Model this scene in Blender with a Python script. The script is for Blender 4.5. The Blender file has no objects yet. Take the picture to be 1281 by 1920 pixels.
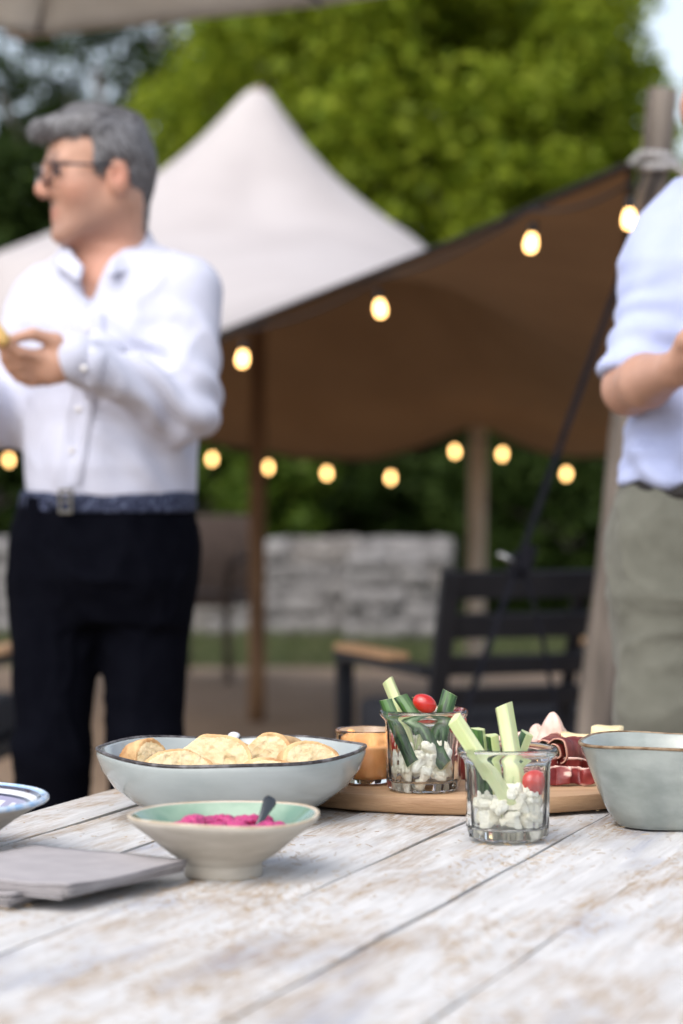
import bpy, bmesh, math, random
import numpy as np
from mathutils import Vector, Matrix

random.seed(7)
rng = np.random.default_rng(11)
scene = bpy.context.scene
C = scene.collection

# ---------------------------------------------------------------- camera
FPX, CX, CY, HORIZON = 4533.0, 640.5, 960.0, 895.0
CAMZ = 1.10
PITCH = math.atan((CY - HORIZON) / FPX)
cam_data = bpy.data.cameras.new('camera')
cam = bpy.data.objects.new('camera', cam_data)
C.objects.link(cam)
cam.location = (0, 0, CAMZ)
cam.rotation_euler = (math.pi / 2 - PITCH, 0, 0)
cam_data.sensor_fit = 'VERTICAL'
cam_data.sensor_height = 36.0
cam_data.lens = 85.0
cam_data.clip_end = 500
cam_data.dof.use_dof = True
cam_data.dof.focus_distance = 2.47
cam_data.dof.aperture_fstop = 4.1
scene.camera = cam

# ---------------------------------------------------------------- sky and sun
SUN_EL, SUN_AZ = math.radians(50), math.radians(214)      # azimuth clockwise from +Y
world = bpy.data.worlds.new('World')
scene.world = world
world.use_nodes = True
wn, wl = world.node_tree.nodes, world.node_tree.links
bg = wn['Background']
sky = wn.new('ShaderNodeTexSky')
sky.sky_type = 'NISHITA'
sky.sun_disc = False
sky.sun_elevation = SUN_EL
sky.sun_rotation = SUN_AZ
sky.air_density = 1.0
sky.dust_density = 3.0
hsv = wn.new('ShaderNodeHueSaturation')
hsv.inputs['Saturation'].default_value = 0.55              # a veiled, nearly overcast sky
wl.new(sky.outputs[0], hsv.inputs['Color'])
wl.new(hsv.outputs[0], bg.inputs['Color'])
bg.inputs['Strength'].default_value = 0.15

sun_data = bpy.data.lights.new('sun', 'SUN')
sun_data.energy = 1.15
sun_data.angle = math.radians(70)
sun_data.color = (1.0, 0.975, 0.95)
sun = bpy.data.objects.new('sun', sun_data)
C.objects.link(sun)
sd = Vector((math.sin(SUN_AZ) * math.cos(SUN_EL), math.cos(SUN_AZ) * math.cos(SUN_EL), math.sin(SUN_EL)))
sun.rotation_euler = (-sd).to_track_quat('-Z', 'Y').to_euler()
sun.location = sd * 20

scene.view_settings.view_transform = 'Standard'
scene.view_settings.look = 'None'
scene.view_settings.gamma = 1.0
scene.view_settings.exposure = 0.85
scene.render.engine = 'CYCLES'
scene.cycles.use_denoising = True
scene.cycles.max_bounces = 14
scene.cycles.transmission_bounces = 14
scene.cycles.transparent_max_bounces = 16
scene.cycles.sample_clamp_indirect = 8

# ---------------------------------------------------------------- measuring helpers
_r = Vector((1, 0, 0))
_f = Vector((0, math.cos(PITCH), -math.sin(PITCH)))
_u = Vector((0, math.sin(PITCH), math.cos(PITCH)))


def ray(px, py):
    return _r * ((px - CX) / FPX) + _u * ((CY - py) / FPX) + _f


def P(px, py, D):
    """A point D metres ahead of the camera's spot that was read off the photograph at px, py."""
    d = ray(px, py)
    return Vector((0, 0, CAMZ)) + d * (D / d.y)


def onz(px, py, z):
    d = ray(px, py)
    return Vector((0, 0, CAMZ)) + d * ((z - CAMZ) / d.z)


# ---------------------------------------------------------------- materials
MATS = {}


def mat(name, c1, c2=None, scale=8.0, rough=0.6, bump=0.0, bscale=None, stretch=(1, 1, 1), metal=0.0, spec=0.5,
        trans=0.0, ior=1.45, emit=None, sss=0.0, sheen=0.0, lo=0.35, hi=0.65, translucent=0.0, island=False, coat=0.0, detail=5.0):
    m = bpy.data.materials.new(name)
    m.use_nodes = True
    n, l = m.node_tree.nodes, m.node_tree.links
    b = n['Principled BSDF']
    b.inputs['Base Color'].default_value = (*c1, 1)
    b.inputs['Roughness'].default_value = rough
    b.inputs['Metallic'].default_value = metal
    b.inputs['Specular IOR Level'].default_value = spec
    b.inputs['IOR'].default_value = ior
    b.inputs['Transmission Weight'].default_value = trans
    b.inputs['Coat Weight'].default_value = coat
    if sss:
        b.inputs['Subsurface Weight'].default_value = sss
        b.inputs['Subsurface Radius'].default_value = (0.012, 0.005, 0.003)
    if sheen:
        b.inputs['Sheen Weight'].default_value = sheen
    if emit:
        b.inputs['Emission Color'].default_value = (*emit[0], 1)
        b.inputs['Emission Strength'].default_value = emit[1]
    col = None
    tc = n.new('ShaderNodeTexCoord')
    mp = n.new('ShaderNodeMapping')
    mp.inputs['Scale'].default_value = stretch
    l.new(tc.outputs['Object'], mp.inputs['Vector'])
    if c2 is not None:
        ramp = n.new('ShaderNodeValToRGB')
        ramp.color_ramp.elements[0].position = lo
        ramp.color_ramp.elements[1].position = hi
        ramp.color_ramp.elements[0].color = (*c1, 1)
        ramp.color_ramp.elements[1].color = (*c2, 1)
        if island:
            geo = n.new('ShaderNodeNewGeometry')
            l.new(geo.outputs['Random Per Island'], ramp.inputs[0])
        else:
            nz = n.new('ShaderNodeTexNoise')
            nz.inputs['Scale'].default_value = scale
            nz.inputs['Detail'].default_value = detail
            l.new(mp.outputs[0], nz.inputs['Vector'])
            l.new(nz.outputs['Fac'], ramp.inputs[0])
        l.new(ramp.outputs[0], b.inputs['Base Color'])
        col = ramp.outputs[0]
    if bump:
        nb = n.new('ShaderNodeTexNoise')
        nb.inputs['Scale'].default_value = bscale or scale * 3
        nb.inputs['Detail'].default_value = 6
        l.new(mp.outputs[0], nb.inputs['Vector'])
        bp = n.new('ShaderNodeBump')
        bp.inputs['Strength'].default_value = min(1, bump)
        bp.inputs['Distance'].default_value = 0.01 * bump if bump <= 1 else 0.01 * bump
        l.new(nb.outputs['Fac'], bp.inputs['Height'])
        l.new(bp.outputs[0], b.inputs['Normal'])
    if translucent:
        tr = n.new('ShaderNodeBsdfTranslucent')
        mx = n.new('ShaderNodeMixShader')
        mx.inputs[0].default_value = translucent
        if col is not None:
            l.new(col, tr.inputs['Color'])
        else:
            tr.inputs['Color'].default_value = (*c1, 1)
        l.new(b.outputs[0], mx.inputs[1])
        l.new(tr.outputs[0], mx.inputs[2])
        l.new(mx.outputs[0], n['Material Output'].inputs['Surface'])
    MATS[name] = m
    return m


# ---------------------------------------------------------------- object helpers
def link(o, parent=None):
    C.objects.link(o)
    if parent is not None:
        o.parent = parent
    return o


def tag(o, label=None, cat=None, group=None, kind=None):
    if label: o['label'] = label
    if cat: o['category'] = cat
    if group: o['group'] = group
    if kind: o['kind'] = kind
    return o


def empty(name, loc=(0, 0, 0), rz=0.0):
    o = bpy.data.objects.new(name, None)
    o.empty_display_size = 0.05
    o.location = loc
    o.rotation_euler = (0, 0, rz)
    return link(o)


def mesh_obj(name, verts, faces, m, parent=None, smooth=True, loc=None):
    me = bpy.data.meshes.new(name)
    if isinstance(verts, np.ndarray) and isinstance(faces, np.ndarray):
        k = faces.shape[1]
        me.vertices.add(len(verts)); me.vertices.foreach_set('co', verts.astype(np.float32).ravel())
        me.loops.add(faces.size); me.loops.foreach_set('vertex_index', faces.astype(np.int32).ravel())
        me.polygons.add(len(faces))
        me.polygons.foreach_set('loop_start', np.arange(0, faces.size, k, dtype=np.int32))
        me.update(calc_edges=True)
    else:
        me.from_pydata([tuple(v) for v in verts], [], [tuple(f) for f in faces])
    if m is not None:
        for mm in (m if isinstance(m, (list, tuple)) else [m]):
            me.materials.append(mm)
    if smooth:
        me.polygons.foreach_set('use_smooth', [True] * len(me.polygons))
    me.update()
    o = bpy.data.objects.new(name, me)
    if loc is not None:
        o.location = loc
    return link(o, parent)


def bm_obj(name, bm, m, parent=None, smooth=False, loc=None, rot=None):
    bmesh.ops.recalc_face_normals(bm, faces=bm.faces)
    me = bpy.data.meshes.new(name)
    bm.to_mesh(me)
    bm.free()
    for mm in (m if isinstance(m, (list, tuple)) else [m]):
        me.materials.append(mm)
    if smooth:
        me.polygons.foreach_set('use_smooth', [True] * len(me.polygons))
    o = bpy.data.objects.new(name, me)
    if loc is not None: o.location = loc
    if rot is not None: o.rotation_euler = rot
    return link(o, parent)


def box_bm(sx, sy, sz, c=(0, 0, 0), bev=0.0, bm=None, M=None):
    own = bmesh.new()
    bmesh.ops.create_cube(own, size=1.0)
    for v in own.verts:
        v.co = Vector((v.co.x * sx, v.co.y * sy, v.co.z * sz))
    if bev:
        bmesh.ops.bevel(own, geom=own.edges[:], offset=bev, segments=2, affect='EDGES', profile=0.6)
    T = Matrix.Translation(c) @ (M if M is not None else Matrix())
    bmesh.ops.transform(own, matrix=T, verts=own.verts)
    if bm is None:
        return own
    tmp = bpy.data.meshes.new('tmp'); own.to_mesh(tmp); own.free()
    bm.from_mesh(tmp); bpy.data.meshes.remove(tmp)
    return bm


def tube(pts, r, n=10, caps=True):
    """verts, faces of a tube along pts with radius r (number or list)."""
    pts = [Vector(p) for p in pts]
    rs = r if isinstance(r, (list, tuple)) else [r] * len(pts)
    vs, fs = [], []
    prev = None
    for i, p in enumerate(pts):
        t = (pts[min(i + 1, len(pts) - 1)] - pts[max(i - 1, 0)]).normalized()
        if prev is None:
            a = t.orthogonal().normalized()
        else:
            a = (prev - t * prev.dot(t)).normalized()
        prev = a
        b = t.cross(a)
        for k in range(n):
            th = 2 * math.pi * k / n
            vs.append(p + (a * math.cos(th) + b * math.sin(th)) * rs[i])
    for i in range(len(pts) - 1):
        for k in range(n):
            k2 = (k + 1) % n
            fs.append((i * n + k, i * n + k2, (i + 1) * n + k2, (i + 1) * n + k))
    if caps:
        fs.append(tuple(range(n - 1, -1, -1)))
        e = (len(pts) - 1) * n
        fs.append(tuple(range(e, e + n)))
    return vs, fs


def tube_obj(name, pts, r, m, parent=None, n=10, smooth=True):
    v, f = tube(pts, r, n)
    return mesh_obj(name, v, f, m, parent, smooth)


def revolve(name, prof, m, parent=None, n=64, mod=None, loc=(0, 0, 0), close=False):
    """prof: (r, z) from the bottom centre outside, over the rim, to the centre inside."""
    vs, fs, rows = [], [], []
    for j, (r, z) in enumerate(prof):
        if r < 1e-6:
            rows.append([len(vs)]); vs.append((0, 0, z)); continue
        row = []
        for k in range(n):
            th = 2 * math.pi * k / n
            x, y, zz = r * math.cos(th), r * math.sin(th), z
            if mod:
                x, y, zz = mod(th, r, z, j)
            row.append(len(vs)); vs.append((x, y, zz))
        rows.append(row)
    if close:
        rows.append(rows[0])
    for a, b in zip(rows[:-1], rows[1:]):
        for k in range(n):
            k2 = (k + 1) % n
            if len(a) == 1 and len(b) == 1: break
            if len(a) == 1: fs.append((a[0], b[k2], b[k]))
            elif len(b) == 1: fs.append((a[k], a[k2], b[0]))
            else: fs.append((a[k], a[k2], b[k2], b[k]))
    return mesh_obj(name, vs, fs, m, parent, True, loc)


def copy_tree(o, parent=None):
    c = o.copy()
    C.objects.link(c)
    c.parent = parent
    for ch in list(o.children):
        copy_tree(ch, c)
    return c


# ---------------------------------------------------------------- noise in numpy
_perm = rng.random((64, 64, 64)).astype(np.float32)


def vnoise(p):
    p = np.asarray(p, dtype=np.float64)
    i = np.floor(p).astype(int)
    f = p - i
    f = f * f * (3 - 2 * f)
    i &= 63
    j = (i + 1) & 63
    x0, y0, z0 = i[:, 0], i[:, 1], i[:, 2]
    x1, y1, z1 = j[:, 0], j[:, 1], j[:, 2]
    fx, fy, fz = f[:, 0], f[:, 1], f[:, 2]
    a = _perm[x0, y0, z0] * (1 - fx) + _perm[x1, y0, z0] * fx
    b = _perm[x0, y1, z0] * (1 - fx) + _perm[x1, y1, z0] * fx
    c = _perm[x0, y0, z1] * (1 - fx) + _perm[x1, y0, z1] * fx
    d = _perm[x0, y1, z1] * (1 - fx) + _perm[x1, y1, z1] * fx
    return ((a * (1 - fy) + b * fy) * (1 - fz) + (c * (1 - fy) + d * fy) * fz) * 2 - 1


def fbm(p, o=3):
    s, a = 0, 1
    p = np.asarray(p, dtype=np.float64)
    for k in range(o):
        s = s + a * vnoise(p * (2 ** k) + 17.3 * k)
        a *= 0.5
    return s


# ---------------------------------------------------------------- smooth-blended solids meshed with surface nets
class Field:
    def __init__(s, lo, hi, h):
        s.lo = np.array(lo, float); s.h = h
        s.n = np.ceil((np.array(hi, float) - s.lo) / h).astype(int) + 1
        s.F = np.full(s.n, 1.0, np.float32)

    def put(s, lo, hi, fn, k=0.01, op='u'):
        m = max(k, 4 * s.h)
        a = np.maximum(np.floor((np.array(lo) - m - s.lo) / s.h).astype(int), 0)
        b = np.minimum(np.ceil((np.array(hi) + m - s.lo) / s.h).astype(int) + 1, s.n)
        if (b <= a).any(): return s
        g = [(s.lo[i] + s.h * np.arange(a[i], b[i])).astype(np.float32) for i in range(3)]
        X, Y, Z = g[0][:, None, None], g[1][None, :, None], g[2][None, None, :]
        sl = tuple(slice(a[i], b[i]) for i in range(3))
        d = fn(X, Y, Z).astype(np.float32)
        A = s.F[sl]
        if op == 'u':
            q = np.maximum(k - np.abs(A - d), 0) / k
            s.F[sl] = np.minimum(A, d) - q * q * k * 0.25
        else:
            d = -d
            q = np.maximum(k - np.abs(A - d), 0) / k
            s.F[sl] = np.maximum(A, d) + q * q * k * 0.25
        return s

    def cap(s, a, b, r1, r2=None, k=0.012, op='u'):
        r2 = r1 if r2 is None else r2
        a, b = np.array(a, float), np.array(b, float)
        ab = b - a; bb = max(float(ab @ ab), 1e-9)
        R = max(r1, r2)

        def fn(X, Y, Z):
            t = np.clip(((X - a[0]) * ab[0] + (Y - a[1]) * ab[1] + (Z - a[2]) * ab[2]) / bb, 0, 1)
            return np.sqrt((X - a[0] - t * ab[0]) ** 2 + (Y - a[1] - t * ab[1]) ** 2 + (Z - a[2] - t * ab[2]) ** 2) - (r1 + (r2 - r1) * t)
        return s.put(np.minimum(a, b) - R, np.maximum(a, b) + R, fn, k, op)

    def ell(s, c, r, R=None, k=0.012, op='u'):
        c = np.array(c, float); r = np.array(r, float)
        R = np.eye(3) if R is None else np.array(R, float)
        e = np.abs(R.T) @ r

        def fn(X, Y, Z):
            x, y, z = X - c[0], Y - c[1], Z - c[2]
            q = [R[i, 0] * x + R[i, 1] * y + R[i, 2] * z for i in range(3)]
            k0 = np.sqrt(sum((q[i] / r[i]) ** 2 for i in range(3)))
            k1 = np.sqrt(sum((q[i] / r[i] ** 2) ** 2 for i in range(3))) + 1e-6
            return np.minimum(k0 * (k0 - 1) / k1, 0.5)
        return s.put(c - e, c + e, fn, k, op)

    def loft(s, rows, yaw=0.0, k=0.02, p=2.3, op='u'):
        rows = np.array(rows, float)
        z, cx, cy, rx, ry = rows.T
        ca, sa = math.cos(yaw), math.sin(yaw)
        R = max(rx.max(), ry.max())

        def fn(X, Y, Z):
            zz = Z[0, 0]
            g = [np.interp(zz, z, q).astype(np.float32)[None, None, :] for q in (cx, cy, rx, ry)]
            x, y = X - g[0], Y - g[1]
            u, v = np.abs(ca * x + sa * y) / g[2], np.abs(-sa * x + ca * y) / g[3]
            d = ((u ** p + v ** p + 1e-9) ** (1 / p) - 1) * np.minimum(g[2], g[3])
            return np.maximum(d, np.maximum(Z - z[-1], z[0] - Z))
        return s.put((cx.min() - R, cy.min() - R, z[0]), (cx.max() + R, cy.max() + R, z[-1]), fn, k, op)

    def cut(s, fn, k=0.008):
        """subtract a solid given by its distance function over the whole grid"""
        return s.put(s.lo, s.lo + s.h * s.n, fn, k, 's')

    def nets(s, smooth=1):
        F = s.F; S = F < 0
        n = F.shape
        cnt = np.zeros((n[0] - 1, n[1] - 1, n[2] - 1), np.uint8)
        off = [(i, j, k) for i in (0, 1) for j in (0, 1) for k in (0, 1)]
        for i, j, k in off:
            cnt += S[i:n[0] - 1 + i, j:n[1] - 1 + j, k:n[2] - 1 + k]
        act = (cnt > 0) & (cnt < 8)
        ai = np.argwhere(act)
        ids = np.full(act.shape, -1, np.int32); ids[act] = np.arange(len(ai))
        acc = np.zeros((len(ai), 3)); num = np.zeros(len(ai))
        for o1 in off:
            for ax in range(3):
                if o1[ax]: continue
                o2 = list(o1); o2[ax] = 1
                v1 = F[tuple((ai + o1).T)]; v2 = F[tuple((ai + o2).T)]
                m = (v1 < 0) != (v2 < 0)
                t = v1[m] / (v1[m] - v2[m])
                p = np.tile(np.array(o1, float), (m.sum(), 1)); p[:, ax] = t
                acc[m] += p; num[m] += 1
        V = s.lo + s.h * (ai + acc / num[:, None])
        quads = []
        for ax in range(3):
            b, c = [(1, 2), (2, 0), (0, 1)][ax]
            s0 = [slice(1, -1)] * 3; s1 = [slice(1, -1)] * 3
            s0[ax] = slice(0, -1); s1[ax] = slice(1, None)
            A, B = S[tuple(s0)], S[tuple(s1)]
            e = np.argwhere(A != B)
            add = np.ones(3, int); add[ax] = 0
            e = e + add
            inside = S[tuple(e.T)]
            q = []
            for db, dc in ((-1, -1), (0, -1), (0, 0), (-1, 0)):
                t = e.copy(); t[:, b] += db; t[:, c] += dc
                q.append(ids[tuple(t.T)])
            q = np.stack(q, 1)
            q[~inside] = q[~inside][:, ::-1]
            quads.append(q)
        Q = np.concatenate(quads)
        for _ in range(smooth):
            sm = np.zeros_like(V); c2 = np.zeros(len(V))
            for a, b in ((0, 1), (1, 2), (2, 3), (3, 0)):
                np.add.at(sm, Q[:, a], V[Q[:, b]]); np.add.at(c2, Q[:, a], 1)
                np.add.at(sm, Q[:, b], V[Q[:, a]]); np.add.at(c2, Q[:, b], 1)
            V = 0.4 * V + 0.6 * sm / c2[:, None]
        return V, Q


def normals(V, Q):
    fn = np.cross(V[Q[:, 2]] - V[Q[:, 0]], V[Q[:, 3]] - V[Q[:, 1]])
    N = np.zeros_like(V)
    for i in range(4):
        np.add.at(N, Q[:, i], fn)
    return N / (np.linalg.norm(N, axis=1)[:, None] + 1e-12)

# ================================================================ the setting
mat('soil', (0.06, 0.07, 0.03), (0.09, 0.075, 0.045), 1.5, 0.95, 0.6, 6)
mat('turf', (0.045, 0.060, 0.018), (0.080, 0.080, 0.035), 2.2, 0.95, 0.8, 20)
mat('deck_wood', (0.18, 0.122, 0.08), (0.32, 0.228, 0.155), 3.0, 0.75, 0.3, 30, stretch=(1.2, 14, 14))
mat('deck_under', (0.05, 0.04, 0.03), None, rough=0.9)

g = bm_obj('ground', box_bm(240, 240, 0.1, (0, 60, -0.17)), MATS['soil'])
tag(g, kind='structure')
# the lawn: an uneven sheet beyond the terrace
gx, gy = np.meshgrid(np.linspace(-30, 30, 61), np.linspace(13.9, 60, 47), indexing='ij')
gv = np.stack([gx.ravel(), gy.ravel(), np.zeros(gx.size)], 1)
gv[:, 2] = -0.03 + 0.025 * fbm(gv * 0.6, 2)
idx = np.arange(gx.size).reshape(gx.shape)
gq = np.stack([idx[:-1, :-1], idx[1:, :-1], idx[1:, 1:], idx[:-1, 1:]], -1).reshape(-1, 4)
tag(mesh_obj('lawn', gv, gq, MATS['turf']), kind='structure')

terrace = bm_obj('terrace', box_bm(16, 18, 0.06, (0, 4.95, -0.062)), MATS['deck_under'])
tag(terrace, kind='structure')
bm = bmesh.new()
y = -4.0
while y < 13.9:
    x = -8.0 - random.random() * 2
    while x < 8:
        L = 2.4 + random.random() * 1.6
        box_bm(L - 0.004, 0.138, 0.028, (x + L / 2, y + 0.07, -0.016 + random.uniform(-0.0015, 0.0015)), bm=bm)
        x += L
    y += 0.144
o = bm_obj('deck_boards', bm, MATS['deck_wood'], terrace)
tag(o, kind='stuff')

# grass blades on the strip of lawn in front of the stone wall
mat('grass_blade', (0.045, 0.075, 0.018), (0.11, 0.11, 0.045), island=True, rough=0.7, translucent=0.3, lo=0.1, hi=0.9)
n = 16000
base = np.stack([rng.uniform(-4.0, 4.0, n), rng.uniform(13.95, 17.2, n), np.full(n, -0.02)], 1)
ang = rng.uniform(0, 2 * np.pi, n); hgt = rng.uniform(0.03, 0.10, n)
side = np.stack([np.cos(ang), np.sin(ang), np.zeros(n)], 1) * 0.006
tip = base + np.stack([rng.normal(0, 0.03, n), rng.normal(0, 0.03, n), hgt], 1)
V = np.stack([base - side, base + side, tip], 1).reshape(-1, 3)
o = mesh_obj('grass', V, np.arange(3 * n).reshape(n, 3), MATS['grass_blade'], smooth=False)
tag(o, 'short green grass in front of the stone wall', 'grass', kind='stuff')

# ---------------------------------------------------------------- low stone wall
mat('stone', (0.075, 0.069, 0.066), (0.235, 0.224, 0.218), 1.6, 0.9, 0.8, 14, lo=0.34, hi=0.60)
mat('stone_dark', (0.09, 0.08, 0.075), (0.26, 0.24, 0.22), 5, 0.9, 0.8, 14)
mat('mortar', (0.17, 0.16, 0.15), (0.28, 0.265, 0.255), 6, 0.95, 0.9, 20)


def stone_mesh(seed, m):
    r = random.Random(seed)
    bm = bmesh.new()
    bmesh.ops.create_cube(bm, size=1.0)
    for v in bm.verts:
        v.co += Vector((r.uniform(-.08, .08), r.uniform(-.08, .08), r.uniform(-.10, .10)))
    bmesh.ops.bevel(bm, geom=bm.edges[:], offset=0.09, segments=2, affect='EDGES', profile=0.6)
    bmesh.ops.recalc_face_normals(bm, faces=bm.faces)
    me = bpy.data.meshes.new('stone'); bm.to_mesh(me); bm.free()
    me.materials.append(m)
    me.polygons.foreach_set('use_smooth', [True] * len(me.polygons))
    return me


stones = [stone_mesh(k, MATS['stone']) for k in range(7)] + [stone_mesh(50 + k, MATS['stone_dark']) for k in range(2)]


def stone_wall(name, label, x0, x1, yy, h, thick):
    w = bm_obj(name, box_bm(x1 - x0 - 0.06, thick - 0.10, h - 0.05, ((x1 - x0) / 2, thick / 2, h / 2 - 0.03)), MATS['mortar'], loc=(x0, yy, 0))
    tag(w, label, 'wall')
    z = -0.02
    while z < h - 0.05:
        hh = random.uniform(0.10, 0.17)
        if z + hh > h - 0.06: hh = h - z
        x = 0
        while x < x1 - x0 - 0.02:
            ww = random.uniform(0.14, 0.36)
            if x + ww > x1 - x0 - 0.1: ww = x1 - x0 - x
            me = random.choice(stones[:7] if random.random() < 0.86 else stones[7:])
            s = bpy.data.objects.new('stone', me)
            s.location = (x + ww / 2, thick / 2 - random.uniform(0, 0.02), z + hh / 2)
            s.scale = ((ww + 0.012) * 1.0, thick * random.uniform(.94, 1.0), (hh + 0.010) * 1.0)
            if random.random() < 0.5: s.rotation_euler = (0, 0, math.pi)
            link(s, w)
            x += ww
        z += hh
    return w


wallL = P(-70, 1100, 17.0).x
wallR = P(852, 1100, 17.0).x
stone_wall('stone_wall', 'low pale weathered stone wall across the garden behind the tent poles', wallL, wallR, 17.0, 0.66, 0.34)
# a lower stub of the same masonry steps towards the viewer at its end
stone_wall('stone_pier', 'short pale stone pier at the end of the low wall behind the armchair', P(652, 1200, 16.5).x, P(842, 1200, 16.5).x, 16.45, 0.56, 0.5)

# ---------------------------------------------------------------- trees
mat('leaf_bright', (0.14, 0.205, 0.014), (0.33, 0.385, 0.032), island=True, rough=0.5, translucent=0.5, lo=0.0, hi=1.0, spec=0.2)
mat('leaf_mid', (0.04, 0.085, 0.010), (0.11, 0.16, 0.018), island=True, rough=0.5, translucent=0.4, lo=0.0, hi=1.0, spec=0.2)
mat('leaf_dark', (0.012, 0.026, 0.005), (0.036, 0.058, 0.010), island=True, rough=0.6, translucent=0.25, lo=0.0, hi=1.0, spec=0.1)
mat('bark', (0.12, 0.10, 0.085), (0.24, 0.205, 0.18), 5, 0.95, 0.9, 18, stretch=(3, 3, 0.6))


def crown_mesh(rad, n_clump, per, leaf, seed, clump=0.45, fill=0.55, up=0.5, flat=1.0):
    r = np.random.default_rng(seed)
    d = r.normal(size=(n_clump, 3)); d /= np.linalg.norm(d, axis=1)[:, None]
    rr = fill + (1 - fill) * r.random(n_clump) ** 0.6
    cc = d * rr[:, None] * np.array(rad)
    cc += 0.12 * np.array(rad) * np.stack([fbm(d * 2.1 + 9 * k, 2) for k in range(3)], 1)
    cs = clump * r.uniform(0.6, 1.3, n_clump)
    n = n_clump * per
    ci = np.repeat(np.arange(n_clump), per)
    off = r.normal(size=(n, 3)); off *= (r.random(n) ** 0.4 / np.linalg.norm(off, axis=1))[:, None]
    off[:, 2] *= 0.7 * flat
    c = cc[ci] + off * cs[ci][:, None]
    nrm = r.normal(size=(n, 3)) * 0.75 + off * 0.5
    nrm[:, 2] += up
    nrm /= np.linalg.norm(nrm, axis=1)[:, None]
    a = np.cross(nrm, r.normal(size=(n, 3))); a /= np.linalg.norm(a, axis=1)[:, None]
    b = np.cross(nrm, a)
    L = leaf * r.uniform(0.6, 1.25, n)[:, None]
    droop = nrm * L * 0.18
    V = np.stack([c - a * L - droop, c + b * L * 0.55, c + a * L - droop, c - b * L * 0.55], 1).reshape(-1, 3)
    return V, np.arange(4 * n).reshape(n, 4)


def tree(name, label, pos, trunk_h, rad, n_clump, per, leaf, m, seed, clump=0.45, fill=0.5, tr=0.16, cz=None, cat='tree', group=None, up=0.5):
    t = empty(name, pos)
    tag(t, label, cat, group)
    V, F = crown_mesh(rad, n_clump, per, leaf, seed, clump, fill, up)
    cz = trunk_h + rad[2] * 0.75 if cz is None else cz
    V[:, 2] += cz
    V = V[(V.reshape(-1, 4, 3).min(1)[:, 2] > 0.02).repeat(4)]
    mesh_obj('crown', V, np.arange(len(V)).reshape(-1, 4), m, t, smooth=False)
    rr = random.Random(seed)
    pts = [(0, 0, -0.2)]; rs = [tr * 1.35]
    for k in range(1, 7):
        q = k / 6
        pts.append((rr.uniform(-.08, .08) * k * .5, rr.uniform(-.08, .08) * k * .5, q * cz)); rs.append(tr * (1.1 - 0.75 * q))
    vs, fs = tube(pts, rs, 10)
    for k in range(6):
        b0 = Vector(pts[3 + k % 3]); th = k * 1.05 + rr.random()
        e = Vector((math.cos(th) * rad[0] * 0.7, math.sin(th) * rad[1] * 0.7, cz + rad[2] * rr.uniform(-.3, .4)))
        mid = b0.lerp(e, 0.5) + Vector((0, 0, 0.15))
        v2, f2 = tube([b0, mid, e], [tr * 0.45, tr * 0.28, tr * 0.08], 7)
        fs += [tuple(i + len(vs) for i in f) for f in f2]; vs += v2
    mesh_obj('trunk', vs, fs, MATS['bark'], t)
    return t


# the wide bright crown that fills the upper middle
tree('broadleaf_tree', 'wide bright yellow-green tree rising behind the peak of the tent', (0.72, 25.0, 0), 1.4, (2.55, 2.2, 3.4), 780, 125, 0.08,
     MATS['leaf_bright'], 3, 0.5, 0.40, cz=4.5)
tree('broadleaf_tree', 'yellow-green tree above the sloping tent edge beside the rough pole', (2.45, 26.0, 0), 1.2, (1.5, 1.5, 1.9), 260, 130, 0.08,
     MATS['leaf_bright'], 21, 0.45, 0.45, cz=3.1)
# dark crowns at the left, thin enough for the sky to sparkle through
tree('evergreen_tree', "dark evergreen tree behind the grey-haired person's head, sky glinting through its top", (-3.5, 22.0, 0), 1.0, (2.0, 1.6, 1.9), 330, 120, 0.07,
     MATS['leaf_dark'], 5, 0.40, 0.35, cz=2.45)
tree('evergreen_tree', 'tall dark thin-crowned tree under the parasol corner, pierced by specks of sky', (-2.9, 29.0, 0), 3.2, (2.6, 1.8, 2.4), 240, 72, 0.065,
     MATS['leaf_dark'], 8, 0.40, 0.3, cz=6.0)
tree('evergreen_tree', 'dark tree at the top edge behind the rough pole, beside the bright gap of sky', (5.3, 27.0, 0), 1.4, (1.75, 1.6, 2.0), 210, 110, 0.08,
     MATS['leaf_dark'], 12, 0.45, 0.4, cz=3.2)
# shrubs seen under the back edge of the tent
SH = 'shrubs seen under the tent'
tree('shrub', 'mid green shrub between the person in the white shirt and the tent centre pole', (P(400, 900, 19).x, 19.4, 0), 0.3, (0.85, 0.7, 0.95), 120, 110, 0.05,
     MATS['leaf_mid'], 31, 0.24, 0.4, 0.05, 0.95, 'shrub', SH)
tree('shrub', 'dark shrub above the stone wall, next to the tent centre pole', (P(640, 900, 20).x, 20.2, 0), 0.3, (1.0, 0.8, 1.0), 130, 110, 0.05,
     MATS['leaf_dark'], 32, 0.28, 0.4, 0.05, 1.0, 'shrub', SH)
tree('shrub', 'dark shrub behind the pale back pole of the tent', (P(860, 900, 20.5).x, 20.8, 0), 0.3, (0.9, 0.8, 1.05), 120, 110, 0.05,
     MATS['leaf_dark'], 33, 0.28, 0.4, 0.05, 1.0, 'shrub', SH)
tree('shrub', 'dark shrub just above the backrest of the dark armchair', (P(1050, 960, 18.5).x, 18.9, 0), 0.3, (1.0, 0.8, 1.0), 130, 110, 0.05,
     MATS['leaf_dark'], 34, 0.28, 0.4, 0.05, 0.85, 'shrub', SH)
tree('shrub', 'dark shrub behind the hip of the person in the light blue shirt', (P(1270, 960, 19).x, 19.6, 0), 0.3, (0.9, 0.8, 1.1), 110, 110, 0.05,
     MATS['leaf_dark'], 35, 0.28, 0.4, 0.05, 0.95, 'shrub', SH)
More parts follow.
